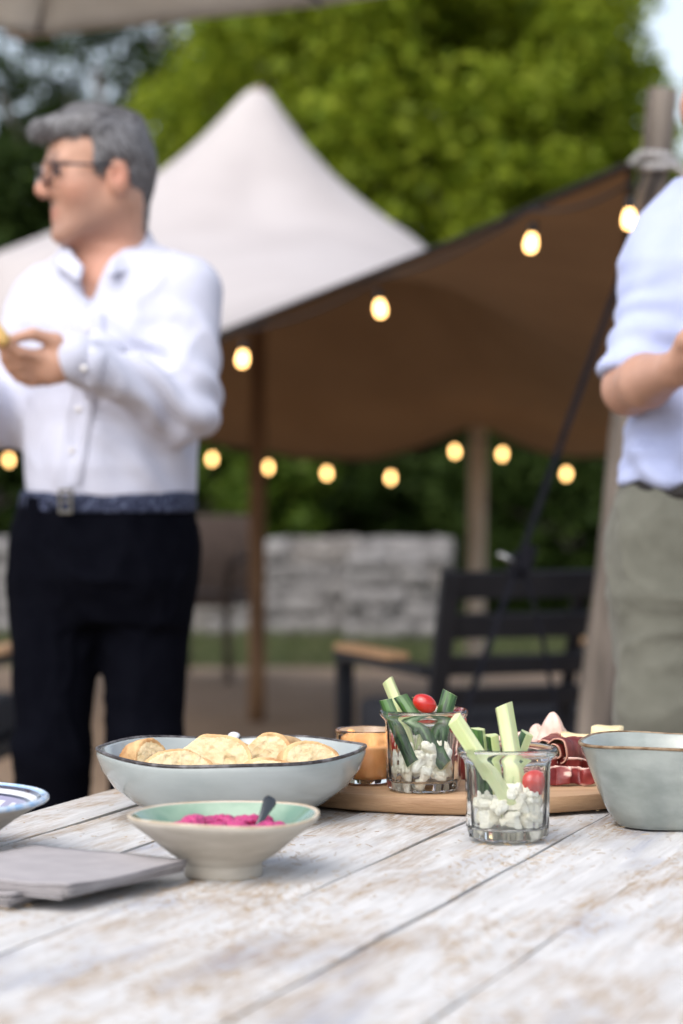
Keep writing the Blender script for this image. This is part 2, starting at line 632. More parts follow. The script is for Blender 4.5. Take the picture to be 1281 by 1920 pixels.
tree('shrub', "dark shrub behind the elbow of the person in the white shirt, left of the tent", (P(-10, 900, 19).x, 19.4, 0), 0.3, (1.3, 0.8, 1.1), 150, 110, 0.05,
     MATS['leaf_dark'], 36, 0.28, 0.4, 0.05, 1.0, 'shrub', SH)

# the wood behind everything reads as one dark mass
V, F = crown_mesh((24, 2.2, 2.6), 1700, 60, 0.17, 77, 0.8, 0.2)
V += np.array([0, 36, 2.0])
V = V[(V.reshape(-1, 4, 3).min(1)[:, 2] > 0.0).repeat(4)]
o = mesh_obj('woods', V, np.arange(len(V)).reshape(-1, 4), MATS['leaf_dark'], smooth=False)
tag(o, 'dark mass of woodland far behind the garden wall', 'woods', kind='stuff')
for px, D, r, lab in ((795, 22.0, 0.11, 'pale bare tree trunk in the shade left of the pale back pole of the tent'),
                      (826, 23.5, 0.09, 'thin bare tree trunk in the shade just beside the pale back pole of the tent')):
    t = empty('tree', (P(px, 900, D).x, D, 0)); tag(t, lab, 'tree', 'bare trunks in the shade')
    tube_obj('trunk', [(0, 0, -.1), (0.02, 0, 1.2), (-0.03, 0.05, 2.0), (0.05, 0, 2.9)], [r * 1.2, r, r * .8, r * .3], MATS['bark'], t)
    V, F = crown_mesh((0.6, 0.6, 0.42), 40, 70, 0.05, int(px), 0.25, 0.3)
    V[:, 2] += 2.75
    mesh_obj('crown', V, F, MATS['leaf_dark'], t, smooth=False)

# ---------------------------------------------------------------- stretch tent
mat('tent_top', (0.40, 0.365, 0.36), (0.44, 0.405, 0.40), 3, 0.8, 0.1, 160)
mat('tent_under', (0.25, 0.158, 0.088), (0.29, 0.188, 0.108), 3, 0.85, 0.1, 160)
mat('tent_trim', (0.03, 0.022, 0.02), None, rough=0.8)
mat('pole_brown', (0.10, 0.052, 0.024), (0.20, 0.11, 0.055), 6, 0.75, 0.3, 20, stretch=(4, 4, 0.5))
mat('pole_pale', (0.10, 0.083, 0.070), (0.26, 0.22, 0.185), 6, 0.85, 0.6, 20, stretch=(4, 4, 0.5))
mat('strap', (0.005, 0.0055, 0.009), (0.010, 0.010, 0.014), 40, 0.85, spec=.15)
mat('rope', (0.42, 0.41, 0.42), (0.6, 0.6, 0.62), 60, 0.85)
mat('steel', (0.30, 0.31, 0.32), None, rough=0.4, metal=1.0)

tent = empty('stretch_tent', (0, 9.5, 0))
tag(tent, 'beige stretch tent with one tall peak, brown underside and wooden poles', 'tent')
T0 = Vector((0, 9.5, 0))
FR, FL = P(1182, 308, 5.9), P(-90, 822, 8.6)
BR, BL = P(1290, 850, 12.6), P(-420, 850, 13.0)
front = [FL, P(160, 728, 8.0), P(430, 620, 7.5), P(640, 537, 7.1), P(840, 459, 6.7), P(1010, 384, 6.3), FR]
back = [BL, P(0, 842, 13.0), P(380, 826, 12.9), P(560, 860, 12.8), P(700, 862, 12.7), P(790, 838, 12.6), P(895, 792, 12.5), P(985, 838, 12.55), P(1060, 858, 12.6), P(1160, 850, 12.6), BR]
peak = P(486, 160, 10.9)
N = 110


def resample(pts, n, sag=0.0, sagdir=None):
    pts = [np.array(p) for p in pts]
    d = np.concatenate([[0], np.cumsum([np.linalg.norm(b - a) for a, b in zip(pts[:-1], pts[1:])])])
    t = np.linspace(0, d[-1], n)
    out = np.stack([np.interp(t, d, [p[i] for p in pts]) for i in range(3)], 1)
    for _ in range(3):
        out[1:-1] = 0.25 * out[:-2] + 0.5 * out[1:-1] + 0.25 * out[2:]
    if sagdir is not None:
        out += np.sin(np.linspace(0, np.pi, n))[:, None] * sag * np.array(sagdir)
    return out


fr, bk = resample(front, N), resample(back, N)
lf, rt = resample([FL, BL], N, 0.35, (1, 0, 0)), resample([FR, BR], N, 0.30, (-0.4, 0, -0.2))
s = np.linspace(0, 1, N)[:, None, None]; t = np.linspace(0, 1, N)[None, :, None]
G = (1 - t) * fr[:, None] + t * bk[:, None] + (1 - s) * lf[None] + s * rt[None] \
    - ((1 - s) * (1 - t) * fr[0] + s * (1 - t) * fr[-1] + (1 - s) * t * bk[0] + s * t * bk[-1])
pk = np.array(peak)
om = 1.9
I, J = np.meshgrid(np.arange(1, N - 1), np.arange(1, N - 1), indexing='ij')
red = ((I + J) % 2 == 0)[..., None]


def relax(A, its, hold=None):
    for it in range(its):
        for colr in (red, ~red):
            avg = 0.25 * (A[:-2, 1:-1] + A[2:, 1:-1] + A[1:-1, :-2] + A[1:-1, 2:])
            cur = A[1:-1, 1:-1]
            A[1:-1, 1:-1] = np.where(colr, cur + om * (avg - cur), cur)
            if hold is not None:
                A[hold[0]] = hold[1]


relax(G, 400)
# slide the sheet so that one node sits under the peak, then pull a log-shaped cone out of it
d2 = ((G[:, :, :2] - pk[:2]) ** 2).sum(2)
pi, pj = np.unravel_index(d2.argmin(), d2.shape)
G[:, :, :2] += (pk[:2] - G[pi, pj, :2]) * np.exp(-d2 / 0.8)[..., None]
rr_ = np.sqrt(((G[:, :, :2] - pk[:2]) ** 2).sum(2))
lw = np.clip(-(G[:, :, 0] - pk[0]) / (rr_ + 1e-6), 0, 1)
re = np.sqrt((rr_ * (1 - 0.27 * lw)) ** 2 + 0.0036)
cone = pk[2] - 0.55 * (np.log(1 + re / 0.20) - math.log(1.3))
inner = rr_ < 0.75 + 0.6 * lw
Zs = G[:, :, 2:3].copy()
relax(Zs, 700, (inner, cone[inner][:, None]))
for _ in range(4):
    Zs[1:-1, 1:-1] = np.where(inner[1:-1, 1:-1, None] & (rr_[1:-1, 1:-1, None] < .55), Zs[1:-1, 1:-1], 0.25 * (Zs[:-2, 1:-1] + Zs[2:, 1:-1] + Zs[1:-1, :-2] + Zs[1:-1, 2:]))
G[:, :, 2:3] = Zs
TENT = G.copy()
V = G.reshape(-1, 3) - np.array(T0)
idx = np.arange(N * N).reshape(N, N)
Q = np.stack([idx[:-1, :-1], idx[1:, :-1], idx[1:, 1:], idx[:-1, 1:]], -1).reshape(-1, 4)
cano = mesh_obj('canopy', V, Q, [MATS['tent_top'], MATS['tent_under'], MATS['tent_trim']], tent)
md = cano.modifiers.new('thickness', 'SOLIDIFY')
md.thickness = 0.006; md.offset = -1; md.material_offset = 1; md.material_offset_rim = 2
edge = np.concatenate([G[:, 0], G[-1, 1:], G[::-1, -1][1:], G[0, ::-1][1:]])
tube_obj('edge_binding', [Vector(p) - T0 for p in edge], 0.011, MATS['tent_trim'], tent, 6)


def pole(top, base, r0, r1, m, name='pole', wob=0.0, seed=1):
    rr = random.Random(seed)
    pts, rs = [], []
    for k in range(13):
        q = k / 12
        p = Vector(base).lerp(Vector(top), q)
        pts.append(p + Vector((rr.uniform(-wob, wob), rr.uniform(-wob, wob), 0)) - T0)
        rs.append((r0 + (r1 - r0) * q) * (1 + rr.uniform(-wob, wob) * 4))
    return tube_obj(name, pts, rs, m, tent, 14)


pole(peak - Vector((0, 0, 0.015)), (peak.x - 0.012, peak.y, 0), 0.04, 0.036, MATS['pole_brown'])
bp = P(897, 792, 12.5)
mat('pole_lit', (0.36, 0.30, 0.24), (0.52, 0.45, 0.37), 6, 0.8, 0.3, 20, stretch=(4, 4, 0.5))  # pole wood brightened: light on the tent-shaded back pole is put into its colour
pole(bp + Vector((0, 0, 0.02)), (bp.x - 0.02, bp.y - 0.06, 0), 0.046, 0.046, MATS['pole_lit'])
rp = P(1240, 168, 5.95); rb = P(1079, 1743, 5.95)
tag(pole(rp, (rb.x, 5.95, 0), 0.047, 0.037, MATS['pole_pale'], wob=0.006, seed=4), 'rough pale natural wooden pole leaning outwards')
for c in (FL, BL, BR):
    pole(c, (c.x, c.y + 0.02, 0), 0.035, 0.03, MATS['pole_brown'])
# rope that ties the raised corner to the rough pole
kn = P(1222, 296, 5.93)
q = [FR + Vector((0, 0, 0.0)), FR.lerp(kn, 0.5) + Vector((0, 0, .018)), kn + Vector((-.015, -.038, .005)), kn + Vector((.035, -.040, 0)), kn + Vector((.062, 0, -.008)), kn + Vector((.025, .05, -.014)), kn + Vector((-.030, .0, -.022)),
     kn + Vector((0.0, -.042, -.026)), kn + Vector((.05, -.03, -.02)), kn + Vector((.16, .02, -.10)), kn + Vector((.55, .3, -.75)), Vector((1.6, 6.6, 0.02))]
tube_obj('rope', [p - T0 for p in q], 0.009, MATS['rope'], tent, 8)


def strap_obj(name, pts, w, m, parent, th=0.003):
    vs, fs = [], []
    for i, p in enumerate(pts):
        t = (Vector(pts[min(i + 1, len(pts) - 1)]) - Vector(pts[max(i - 1, 0)])).normalized()
        a = t.cross(Vector((0, 1, 0.15))).normalized()
        b = t.cross(a)
        for sx, sy in ((-1, -1), (1, -1), (1, 1), (-1, 1)):
            vs.append(Vector(p) + a * sx * w / 2 + b * sy * th / 2)
    for i in range(len(pts) - 1):
        for k in range(4):
            fs.append((4 * i + k, 4 * i + (k + 1) % 4, 4 * i + 4 + (k + 1) % 4, 4 * i + 4 + k))
    fs += [(3, 2, 1, 0), tuple(range(4 * len(pts) - 4, 4 * len(pts)))]
    return mesh_obj(name, vs, fs, m, parent, False)


s0, s1 = P(1235, 318, 5.88), P(640, 1985, 4.75)
strap_obj('guy_strap', [s0.lerp(s1, k / 10) - T0 for k in range(11)], 0.014, MATS['strap'], tent)
sb = P(970, 1062, 5.3)
qb = s0.lerp(s1, (s0.z - sb.z) / (s0.z - s1.z))
bm = box_bm(0.036, 0.03, 0.06, (0, 0, 0), 0.006)
box_bm(0.03, 0.022, 0.06, (0.012, -0.02, 0.022), 0.004, bm)
rb_ = bm_obj('ratchet', bm, MATS['strap'], tent, loc=qb - T0, rot=(0, 0.33, 0.1))
tube_obj('ratchet_bolt', [(-0.05, -.01, .012), (0.0, -.01, .006)], 0.006, MATS['steel'], rb_, 8)
tl = [qb + Vector(v) for v in ((.01, -.01, 0), (.03, -.02, -.06), (.055, -.01, -.16), (.075, .0, -.26), (.10, .0, -.36), (.11, .01, -.46), (.07, 0, -.50), (.0, -.01, -.47), (-.06, -.02, -.42))]
strap_obj('strap_tail', [p - T0 for p in tl], 0.010, MATS['strap'], tent)

# ---------------------------------------------------------------- string lights
mat('bulb_glass', (1.0, 0.72, 0.38), None, rough=0.3, emit=((1.0, 0.55, 0.19), 5.5))
mat('bulb_filament', (1, 0.9, 0.7), None, rough=0.3, emit=((1.0, 0.72, 0.40), 30.0))
mat('black_plastic', (0.012, 0.012, 0.014), None, rough=0.45)


def bulb(parent, p, o0, tilt=0.0):
    """p: centre of the lamp glass"""
    b = revolve('bulb', [(0, -.032), (.008, -.031), (.0155, -.025), (.019, -.014), (.0195, -.004), (.0175, .008), (.0135, .02), (.0115, .03), (0, .031)], MATS['bulb_glass'], parent, 20, loc=p - o0)
    b.rotation_euler = (tilt * 0.4, tilt, 0); b.scale = (.76, .76, .76)
    revolve('socket', [(0, .028), (.0145, .028), (.0155, .034), (.0155, .055), (.013, .066), (.006, .074), (0, .075)], MATS['black_plastic'], b, 16)
    return b


def light_string(label, bulbs, lift, start, end, o0):
    r = empty('string_lights', o0); tag(r, label, 'string lights')
    tops = [p + Vector((0, 0, 0.085)) for p in bulbs]
    pts = [start]
    seq = [start] + [t + Vector((0, 0, lift)) for t in tops] + [end]
    path = []
    for a, b in zip(seq[:-1], seq[1:]):
        for k in range(6):
            q = k / 6
            path.append(a.lerp(b, q) - Vector((0, 0, 4 * q * (1 - q) * 0.025)))
    path.append(end)
    tube_obj('cable', [p - o0 for p in path], 0.0045, MATS['black_plastic'], r, 6)
    for i, p in enumerate(bulbs):
        bulb(r, p, o0, [0.1, -0.12, 0.14, 0.06, -0.08][i % 5])
    return r


near = [P(455, 672, 7.40), P(713, 578, 6.90), P(996, 455, 6.28), P(1180, 410, 5.86)]
light_string('string of warm bulbs hanging from the front edge of the tent', near, 0.0, P(-60, 800, 8.5), FR + Vector((0.03, 0, -.02)), Vector((0, 7, 0)))
far = [P(-150, 870, 12.2), P(17, 862, 12.2), P(398, 860, 12.2), P(503, 876, 12.2), P(613, 887, 12.2), P(733, 895, 12.1), P(853, 846, 12.0), P(942, 851, 12.0), P(1062, 888, 12.0), P(1190, 880, 12.0)]
light_string('string of warm bulbs along the back edge of the tent', far, 0.0, BL + Vector((.4, -.4, 0)), BR + Vector((-.1, -.3, 0)), Vector((0, 12, 0)))

# ---------------------------------------------------------------- parasol over the table's far side
mat('canvas', (0.60, 0.575, 0.53), (0.66, 0.635, 0.59), 4, 0.9, 0.15, 240, translucent=0.5)
mat('parasol_metal', (0.16, 0.15, 0.14), None, rough=0.4, metal=0.6)
PZ = 2.4
pc0 = onz(72, 62, PZ)
e1 = (onz(540, -1, PZ) - pc0); e1.z = 0; e1.normalize()
e2 = Vector((-abs(e1.y), -abs(e1.x), 0)).normalized()
e2 = Vector((e1.y, -e1.x, 0)); e2 = e2 if e2.x < 0 else -e2
PW = 2.0
pcen = pc0 + (e1 + e2) * (PW / 2)
par = empty('parasol', (pcen.x - 2.4, pcen.y - 0.8, 0))
tag(par, 'off-white canvas parasol whose corner hangs into the top of the view', 'parasol')
po = Vector(par.location)
corners = [pc0, pc0 + e1 * PW, pc0 + (e1 + e2) * PW, pc0 + e2 * PW]
apex = pcen + Vector((0, 0, 0.42))
for k in range(4):
    a, b = corners[k], corners[(k + 1) % 4]
    n = 14
    vs, fs = [], []
    for i in range(n + 1):
        q = i / n
        for j in range(n + 1):
            w = j / n
            e = a.lerp(b, w)
            p = apex.lerp(e, q)
            vs.append(p - po - Vector((0, 0, 0.05 * math.sin(math.pi * q) * 0.7 + 0.02 * q * math.sin(math.pi * w))))
    for i in range(n):
        for j in range(n):
            fs.append((i * (n + 1) + j, (i + 1) * (n + 1) + j, (i + 1) * (n + 1) + j + 1, i * (n + 1) + j + 1))
    pn = mesh_obj('canopy_panel', vs, fs, MATS['canvas'], par)
    md = pn.modifiers.new('thickness', 'SOLIDIFY'); md.thickness = 0.004
    tube_obj('hem', [a - po + Vector((0, 0, -.004)), a.lerp(b, .5) - po + Vector((0, 0, -.022)), b - po + Vector((0, 0, -.004))], 0.008, MATS['canvas'], par, 8)
    tube_obj('rib', [apex - po - Vector((0, 0, .04)), a - po + Vector((0, 0, .0))], 0.010, MATS['parasol_metal'], par, 8)
    mid = a.lerp(b, .5)
    tube_obj('rib', [apex - po - Vector((0, 0, .05)), mid - po + Vector((0, 0, -.03))], 0.009, MATS['parasol_metal'], par, 8)
mat('tie_cord', (0.12, 0.07, 0.04), None, rough=0.9)
tube_obj('tie_cord', [P(12, 58, pc0.y) - po, P(40, 74, pc0.y) - po, P(80, 66, pc0.y) - po, P(104, 70, pc0.y) - po], 0.006, MATS['tie_cord'], par, 8)
pt = Vector((po.x, po.y, 0))
tube_obj('post', [(0, 0, 0), (0, 0, 2.75)], 0.04, MATS['parasol_metal'], par, 14)
tube_obj('arm', [(0, 0, 2.70), apex - po + Vector((0, 0, .22))], 0.03, MATS['parasol_metal'], par, 12)
tube_obj('hub', [apex - po + Vector((0, 0, .24)), apex - po - Vector((0, 0, .10))], 0.03, MATS['parasol_metal'], par, 12)
bm_obj('base_plate', box_bm(0.8, 0.8, 0.06, (0, 0, 0.03), 0.01), MATS['parasol_metal'], par)

# ---------------------------------------------------------------- garden furniture
mat('anthracite', (0.009, 0.010, 0.014), (0.013, 0.014, 0.018), 20, 0.55, spec=.3)
mat('seat_pad', (0.018, 0.019, 0.026), (0.028, 0.03, 0.038), 60, 0.95)
mat('teak', (0.36, 0.20, 0.10), (0.48, 0.29, 0.15), 5, 0.6, 0.2, 30, stretch=(1, 12, 12))
mat('wicker', (0.030, 0.020, 0.016), (0.075, 0.05, 0.04), 60, 0.8, 0.8, 90)


def armchair(label, loc, rz, width=0.74):
    """local frame: +Y forward (sitting direction), X to the right seen from behind, origin under the back left corner"""
    r = empty('armchair', loc, rz)
    tag(r, label, 'armchair', 'dark garden armchairs')
    an = MATS['anthracite']
    lean = 0.30
    def back(z): return -(z - 0.40) * lean
    for x in (0, width):
        tube_rect(r, 'back_post', (x, back(0.36), 0.36), (x, back(0.87), 0.87), 0.045, 0.03, an)
        tube_rect(r, 'leg', (x, 0.02, 0.0), (x, back(0.36), 0.36), 0.045, 0.035, an)
        tube_rect(r, 'leg', (x, 0.62, 0.0), (x, 0.62, 0.60), 0.045, 0.035, an)
        a = bm_obj('armrest', box_bm(0.06, 0.66, 0.026, (x, 0.30, 0.613), 0.004), an, r)
        bm_obj('armrest_top', box_bm(0.064, 0.40, 0.018, (x, 0.42, 0.636), 0.005), MATS['teak'], a)
    for z0, z1 in ((0.80, 0.868), (0.70, 0.762), (0.606, 0.655), (0.525, 0.572)):
        zc = (z0 + z1) / 2
        bm_obj('slat', box_bm(width, 0.022, z1 - z0, (0, 0, 0), 0.004), an, r, loc=(width / 2, back(zc) + 0.012, zc), rot=(math.atan(lean), 0, 0))
    tube_rect(r, 'back_brace', (width * .5, back(0.42) + .03, 0.42), (width * .5, back(0.82) + .03, 0.82), 0.035, 0.014, an)
    bm_obj('seat_frame', box_bm(width, 0.62, 0.045, (width / 2, 0.31, 0.36), 0.004), an, r)
    bm_obj('cushion', box_bm(width - 0.06, 0.60, 0.12, (width / 2, 0.31, 0.44), 0.03), MATS['seat_pad'], r, smooth=True)
    return r


def tube_rect(parent, name, a, b, w, d, m):
    a, b = Vector(a), Vector(b)
    L = (b - a).length
    z = (b - a).normalized()
    x = Vector((1, 0, 0)); y = z.cross(x).normalized(); x = y.cross(z)
    M = Matrix((x, y, z)).transposed().to_4x4()
    return bm_obj(name, box_bm(w, d, L, (a + b) / 2, 0.003, M=M), m, parent)


ac = P(806, 1240, 6.05)
armchair('dark slatted metal armchair with wooden armrest behind the glass jars', (ac.x, 6.05, 0), math.radians(20))
ac2 = P(-30, 1400, 6.7)
armchair('dark metal armchair half hidden behind the legs of the person in the white shirt', (ac2.x - 0.70, 6.3, 0), math.radians(-8))

# dark wicker chair by the wall
wc = empty('wicker_chair', (P(388, 1200, 13.2).x, 13.2, 0), math.radians(160))
tag(wc, 'dark brown wicker chair behind the person in the white shirt, by the tent pole', 'chair')
wk = MATS['wicker']
bm_obj('seat', box_bm(0.46, 0.48, 0.07, (0, 0, 0.44), 0.02), wk, wc, smooth=True)
bm_obj('backrest', box_bm(0.46, 0.04, 0.46, (0, 0, 0), 0.018), wk, wc, smooth=True, loc=(0, -0.26, 0.66), rot=(0.14, 0, 0))
for x in (-.2, .2):
    for y in (-.2, .2):
        tube_obj('leg', [(x * 1.1, y * 1.1, 0), (x, y, .42)], 0.022, wk, wc, 8)
    tube_obj('armrest', [(x * 1.1, -.25, .66), (x * 1.15, 0, .67), (x * 1.1, .2, .64), (x, .2, .46)], 0.024, wk, wc, 8)

# ================================================================ people
mat('skin', (0.45, 0.245, 0.165), (0.54, 0.31, 0.22), 14, 0.5, 0.05, 200, sss=0.12, lo=0.3, hi=0.7)
mat('skin_pale', (0.40, 0.22, 0.155), (0.50, 0.29, 0.21), 14, 0.5, 0.05, 200, sss=0.12, lo=0.3, hi=0.7)
mat('hair_grey', (0.05, 0.044, 0.044), (0.36, 0.36, 0.375), 9, 0.5, 1.0, 60, stretch=(1.2, 1.2, 0.35), lo=0.38, hi=0.62, spec=0.3)
mat('hair_short', (0.10, 0.07, 0.055), (0.2, 0.16, 0.14), 60, 0.6, 0.6, 120)
mat('shirt_white', (0.50, 0.515, 0.62), (0.54, 0.555, 0.66), 18, 0.85, 0.25, 500, sheen=0.1)
mat('shirt_blue', (0.36, 0.41, 0.63), (0.41, 0.46, 0.67), 18, 0.85, 0.25, 500, sheen=0.1)
mat('trousers_navy', (0.0025, 0.0028, 0.0052), (0.0034, 0.0038, 0.0066), 30, 0.95, 0.2, 400, spec=0.03)
mat('trousers_olive', (0.110, 0.110, 0.088), (0.130, 0.130, 0.105), 30, 0.9, 0.3, 400, sheen=0.1)
mat('belt_navy', (0.010, 0.016, 0.045), (0.10, 0.12, 0.20), 120, 0.8, 0.6, 160, lo=0.5, hi=0.68)
mat('belt_black', (0.012, 0.010, 0.010), None, rough=0.5)
mat('brass', (0.20, 0.19, 0.17), None, rough=0.4, metal=1.0)
mat('leather', (0.02, 0.013, 0.01), (0.03, 0.02, 0.016), 30, 0.4)
mat('spectacle', (0.012, 0.014, 0.024), None, rough=0.3)
mat('lens_tint', (0.80, 0.82, 0.88), None, rough=0.02, trans=1.0, ior=1.05)
mat('eye', (0.75, 0.72, 0.70), None, rough=0.2)
mat('lip', (0.42, 0.17, 0.14), None, rough=0.45)


def hframe(fwd, up=(0, 0, 1)):
    f = np.array(fwd, float); f /= np.linalg.norm(f)
    u = np.array(up, float); l = np.cross(u, f); l /= np.linalg.norm(l); u = np.cross(f, l)
    return np.stack([f, l, u])


def head(F, c, R, neck):
    c = np.array(c, float)
    p = lambda x, y, z: c + R.T @ np.array((x, y, z))
    F.ell(p(-.008, 0, .036), (.088, .073, .083), R, .02)
    F.ell(p(.026, 0, -.025), (.066, .060, .085), R, .02)
    F.ell(p(.035, 0, .048), (.060, .060, .046), R, .02)
    for s in (-1, 1):
        F.cap(p(-.008, s * .048, -.040), p(.060, s * .018, -.088), .021, .020, .032)
        F.cap(p(.080, s * .040, .030), p(.090, s * .008, .030), .011, .011, .012)
        F.ell(p(.054, s * .044, -.016), (.026, .019, .024), R, .035)
        F.cap(p(.078, s * .023, -.058), p(.088, s * .004, -.055), .006, .0075, .006)
        F.cap(p(.077, s * .022, -.064), p(.086, s * .004, -.067), .006, .0085, .006)
    F.ell(p(.074, 0, -.098), (.022, .024, .017), R, .016)
    for s in (-1, 1):
        F.ell(p(.100, s * .034, .010), (.020, .021, .013), R, .014, 's')
        F.ell(p(.076, s * .033, .010), (.014, .014, .012), R, .004)
        F.ell(p(.104, s * .011, -.026), (.011, .008, .008), R, .008)
    F.cap(p(.090, 0, .022), p(.113, 0, -.015), .008, .010, .010)
    F.ell(p(.112, 0, -.019), (.011, .0105, .009), R, .006)
    F.ell(p(.104, 0, -.0605), (.020, .022, .0022), R, .004, 's')
    for s in (-1, 1):
        a = p(-.012, s * .074, -.002)
        F.ell(a + R.T @ np.array((.003, s * .005, -.002)), (.022, .010, .034), R, .005)
        F.ell(p(-.002, s * .091, .002), (.010, .010, .018), R, .004, 's')
    F.cap(p(-.022, 0, -.045), neck, .056, .062, .03)


def hand(F, w, f, n, t, curl=0.5, sc=1.0, spread=1.0):
    """w wrist; f finger direction; n palm-side direction; t thumb side."""
    w, f, n, t = (np.array(q, float) for q in (w, f, n, t))
    f /= np.linalg.norm(f); n -= f * (n @ f); n /= np.linalg.norm(n); t = t - f * (t @ f) - n * (t @ n); t /= np.linalg.norm(t)
    lens = [.092, .098, .092, .078]
    for i in range(4):
        b0 = w + f * .012 + t * (.018 - .012 * i) * sc
        b1 = w + f * .088 * sc + t * (.031 - .0205 * i) * spread * sc - n * .002
        F.cap(b0, b1, .0165 * sc, .0125 * sc, .014)
        p, a = b1, 0.25 * curl
        for j, q in enumerate((.46, .30, .24)):
            a += curl * (0.75 if j else 0.55)
            d = f * math.cos(a) + n * math.sin(a)
            e = p + d * lens[i] * q * sc
            F.cap(p, e, (.0096 - .0009 * j) * sc, (.0088 - .0009 * j) * sc, .004)
            p = e
    p = w + f * .02 * sc + t * .022 * sc
    for v, r0, r1 in ((f * .030 + t * .024 + n * .012, .016, .0125), (f * .030 + t * .006 + n * .016, .0115, .0105), (f * .024 - t * .004 + n * .012, .0102, .0085)):
        e = p + v * sc
        F.cap(p, e, r0 * sc, r1 * sc, .008)
        p = e


def skin_tones(o, V, c, R):
    """redder ears, nose, lips and cheeks; stubble and brows"""
    q = (V - np.array(c)) @ R.T
    g = lambda x, y, z, r: np.exp(-((q[:, 0] - x) ** 2 + (np.abs(q[:, 1]) - y) ** 2 + (q[:, 2] - z) ** 2) / r ** 2)
    fl = np.clip(g(-.010, .084, -.002, .028) * .7 + g(.115, 0, -.018, .020) * .45 + g(.062, .05, -.022, .030) * .45 + g(.088, .008, -.060, .012) * .9 + g(0, .03, -.16, .07) * .5, 0, 1)
    stb = np.clip(g(.04, .045, -.075, .045) * .75 + g(.085, .01, -.088, .028) * .6 + g(.098, .01, -.042, .012) * .6 + g(.095, .030, .036, .014) * 1.6 + g(.092, .034, .008, .016) * .9, 0, 1)
    for nm, a in (('flush', fl), ('stubble', stb)):
        at = o.data.attributes.new(nm, 'FLOAT', 'POINT'); at.data.foreach_set('value', a.astype(np.float32))


def skin_nodes(m):
    n, l = m.node_tree.nodes, m.node_tree.links
    src = [k for k in l if k.to_socket == n['Principled BSDF'].inputs['Base Color']][0].from_socket
    for nm, col, k in (('flush', (.52, .15, .10), .6), ('stubble', (.16, .11, .10), .6)):
        at = n.new('ShaderNodeAttribute'); at.attribute_name = nm
        mu = n.new('ShaderNodeMath'); mu.operation = 'MULTIPLY'; mu.inputs[1].default_value = k; l.new(at.outputs['Fac'], mu.inputs[0])
        x = n.new('ShaderNodeMix'); x.data_type = 'RGBA'; l.new(mu.outputs[0], x.inputs[0]); l.new(src, x.inputs[6]); x.inputs[7].default_value = (*col, 1)
        src = x.outputs[2]
    l.new(src, n['Principled BSDF'].inputs['Base Color'])


skin_nodes(MATS['skin']); skin_nodes(MATS['skin_pale'])


def wrinkle(V, Q, amp, freq, seed=0, warp=1.5, axis=(1, 1, 1)):
    Nn = normals(V, Q)
    p = V * np.array(axis) * freq + seed
    w = np.stack([fbm(p * 0.5 + 31 * k, 2) for k in range(3)], 1) * warp
    r = 1 - np.abs(fbm(p + w, 3))
    return V + Nn * (amp * (r ** 3 - 0.35))[:, None]


# ---------------------------------------------------------------- the person in the white shirt
D1 = 4.36
O1 = Vector((P(205, 900, D1).x, D1, 0))
man = empty('person', O1)
tag(man, 'person in white shirt and navy trousers with grey hair and glasses, looking aside', 'person')
L1 = lambda px, py, dy=0.0: np.array(P(px, py, D1 + dy) - O1)
YAW = math.radians(-24)
Hc = L1(190, 338, -.02); HR = hframe((-.93, -.36, -.04))
hp = lambda x, y, z: Hc + HR.T @ np.array((x, y, z))
shL, elL, wrL = L1(350, 548, -.05), L1(345, 765, -.13), L1(140, 674, -.27)
shR, elR, wrR = L1(84, 566, .07), L1(14, 775, .03), L1(-125, 720, -.16)
neck1 = L1(212, 500, .02)

B = Field((-.42, -.48, -.02), (.30, .26, 1.80), .0052)
head(B, Hc, HR, neck1)
B.loft([(.90, 0, 0, .130, .080), (.98, -.01, 0, .158, .108), (1.06, -.005, 0, .145, .105), (1.15, 0, 0, .145, .105), (1.27, 0, 0, .155, .105), (1.37, 0, 0, .160, .10), (1.45, 0, .01, .135, .08), (1.50, .0, .015, .085, .06)], YAW, .03)
B.cap(shR + (.03, 0, -.0), shL - (.03, 0, 0), .048, .048, .04)
for sh, el, wr in ((shL, elL, wrL), (shR, elR, wrR)):
    B.cap(sh, el, .046, .038, .02); B.cap(el, wr, .038, .026, .012)
# the near hand, read joint by joint
B.cap(wrL, L1(112, 676, -.285), .026, .026, .012)
B.ell(L1(100, 684, -.29), (.036, .020, .034), None, .014)
B.cap(L1(125, 664, -.285), L1(104, 640, -.30), .017, .015, .010)
B.cap(L1(104, 640, -.30), L1(62, 626, -.32), .013, .0105, .005)
B.cap(L1(62, 626, -.32), L1(22, 636, -.335), .0105, .0085, .004)
for k, (a, b, c, d) in enumerate((((72, 668), (38, 662), (16, 648), (2, 632)), ((74, 684), (38, 684), (14, 668), (0, 648)), ((82, 698), (46, 702), (20, 690), (6, 672)), ((92, 710), (58, 715), (34, 706), (20, 692)))):
    dy = -.315 + .013 * k
    q = [L1(*a, dy + .01), L1(*b, dy - .01), L1(*c, dy - .02), L1(*d, dy - .025)]
    B.cap(L1(116, 676 + 6 * k, -.28), q[0], .016, .013, .01)
    B.cap(q[0], q[1], .0115, .0105, .004); B.cap(q[1], q[2], .0105, .0095, .004); B.cap(q[2], q[3], .0095, .008, .004)
fd = (wrR - elR) / np.linalg.norm(wrR - elR)
hand(B, wrR, fd, (0.1, 0, 1), (0.3, -1, 0), .55)
hipL, hipR = L1(278, 1030, .0), L1(110, 1030, .02)
kneL, kneR = L1(272, 1400, -.02), L1(98, 1420, -.01)
ankL, ankR = L1(262, 1900, .03), L1(108, 1900, .03)
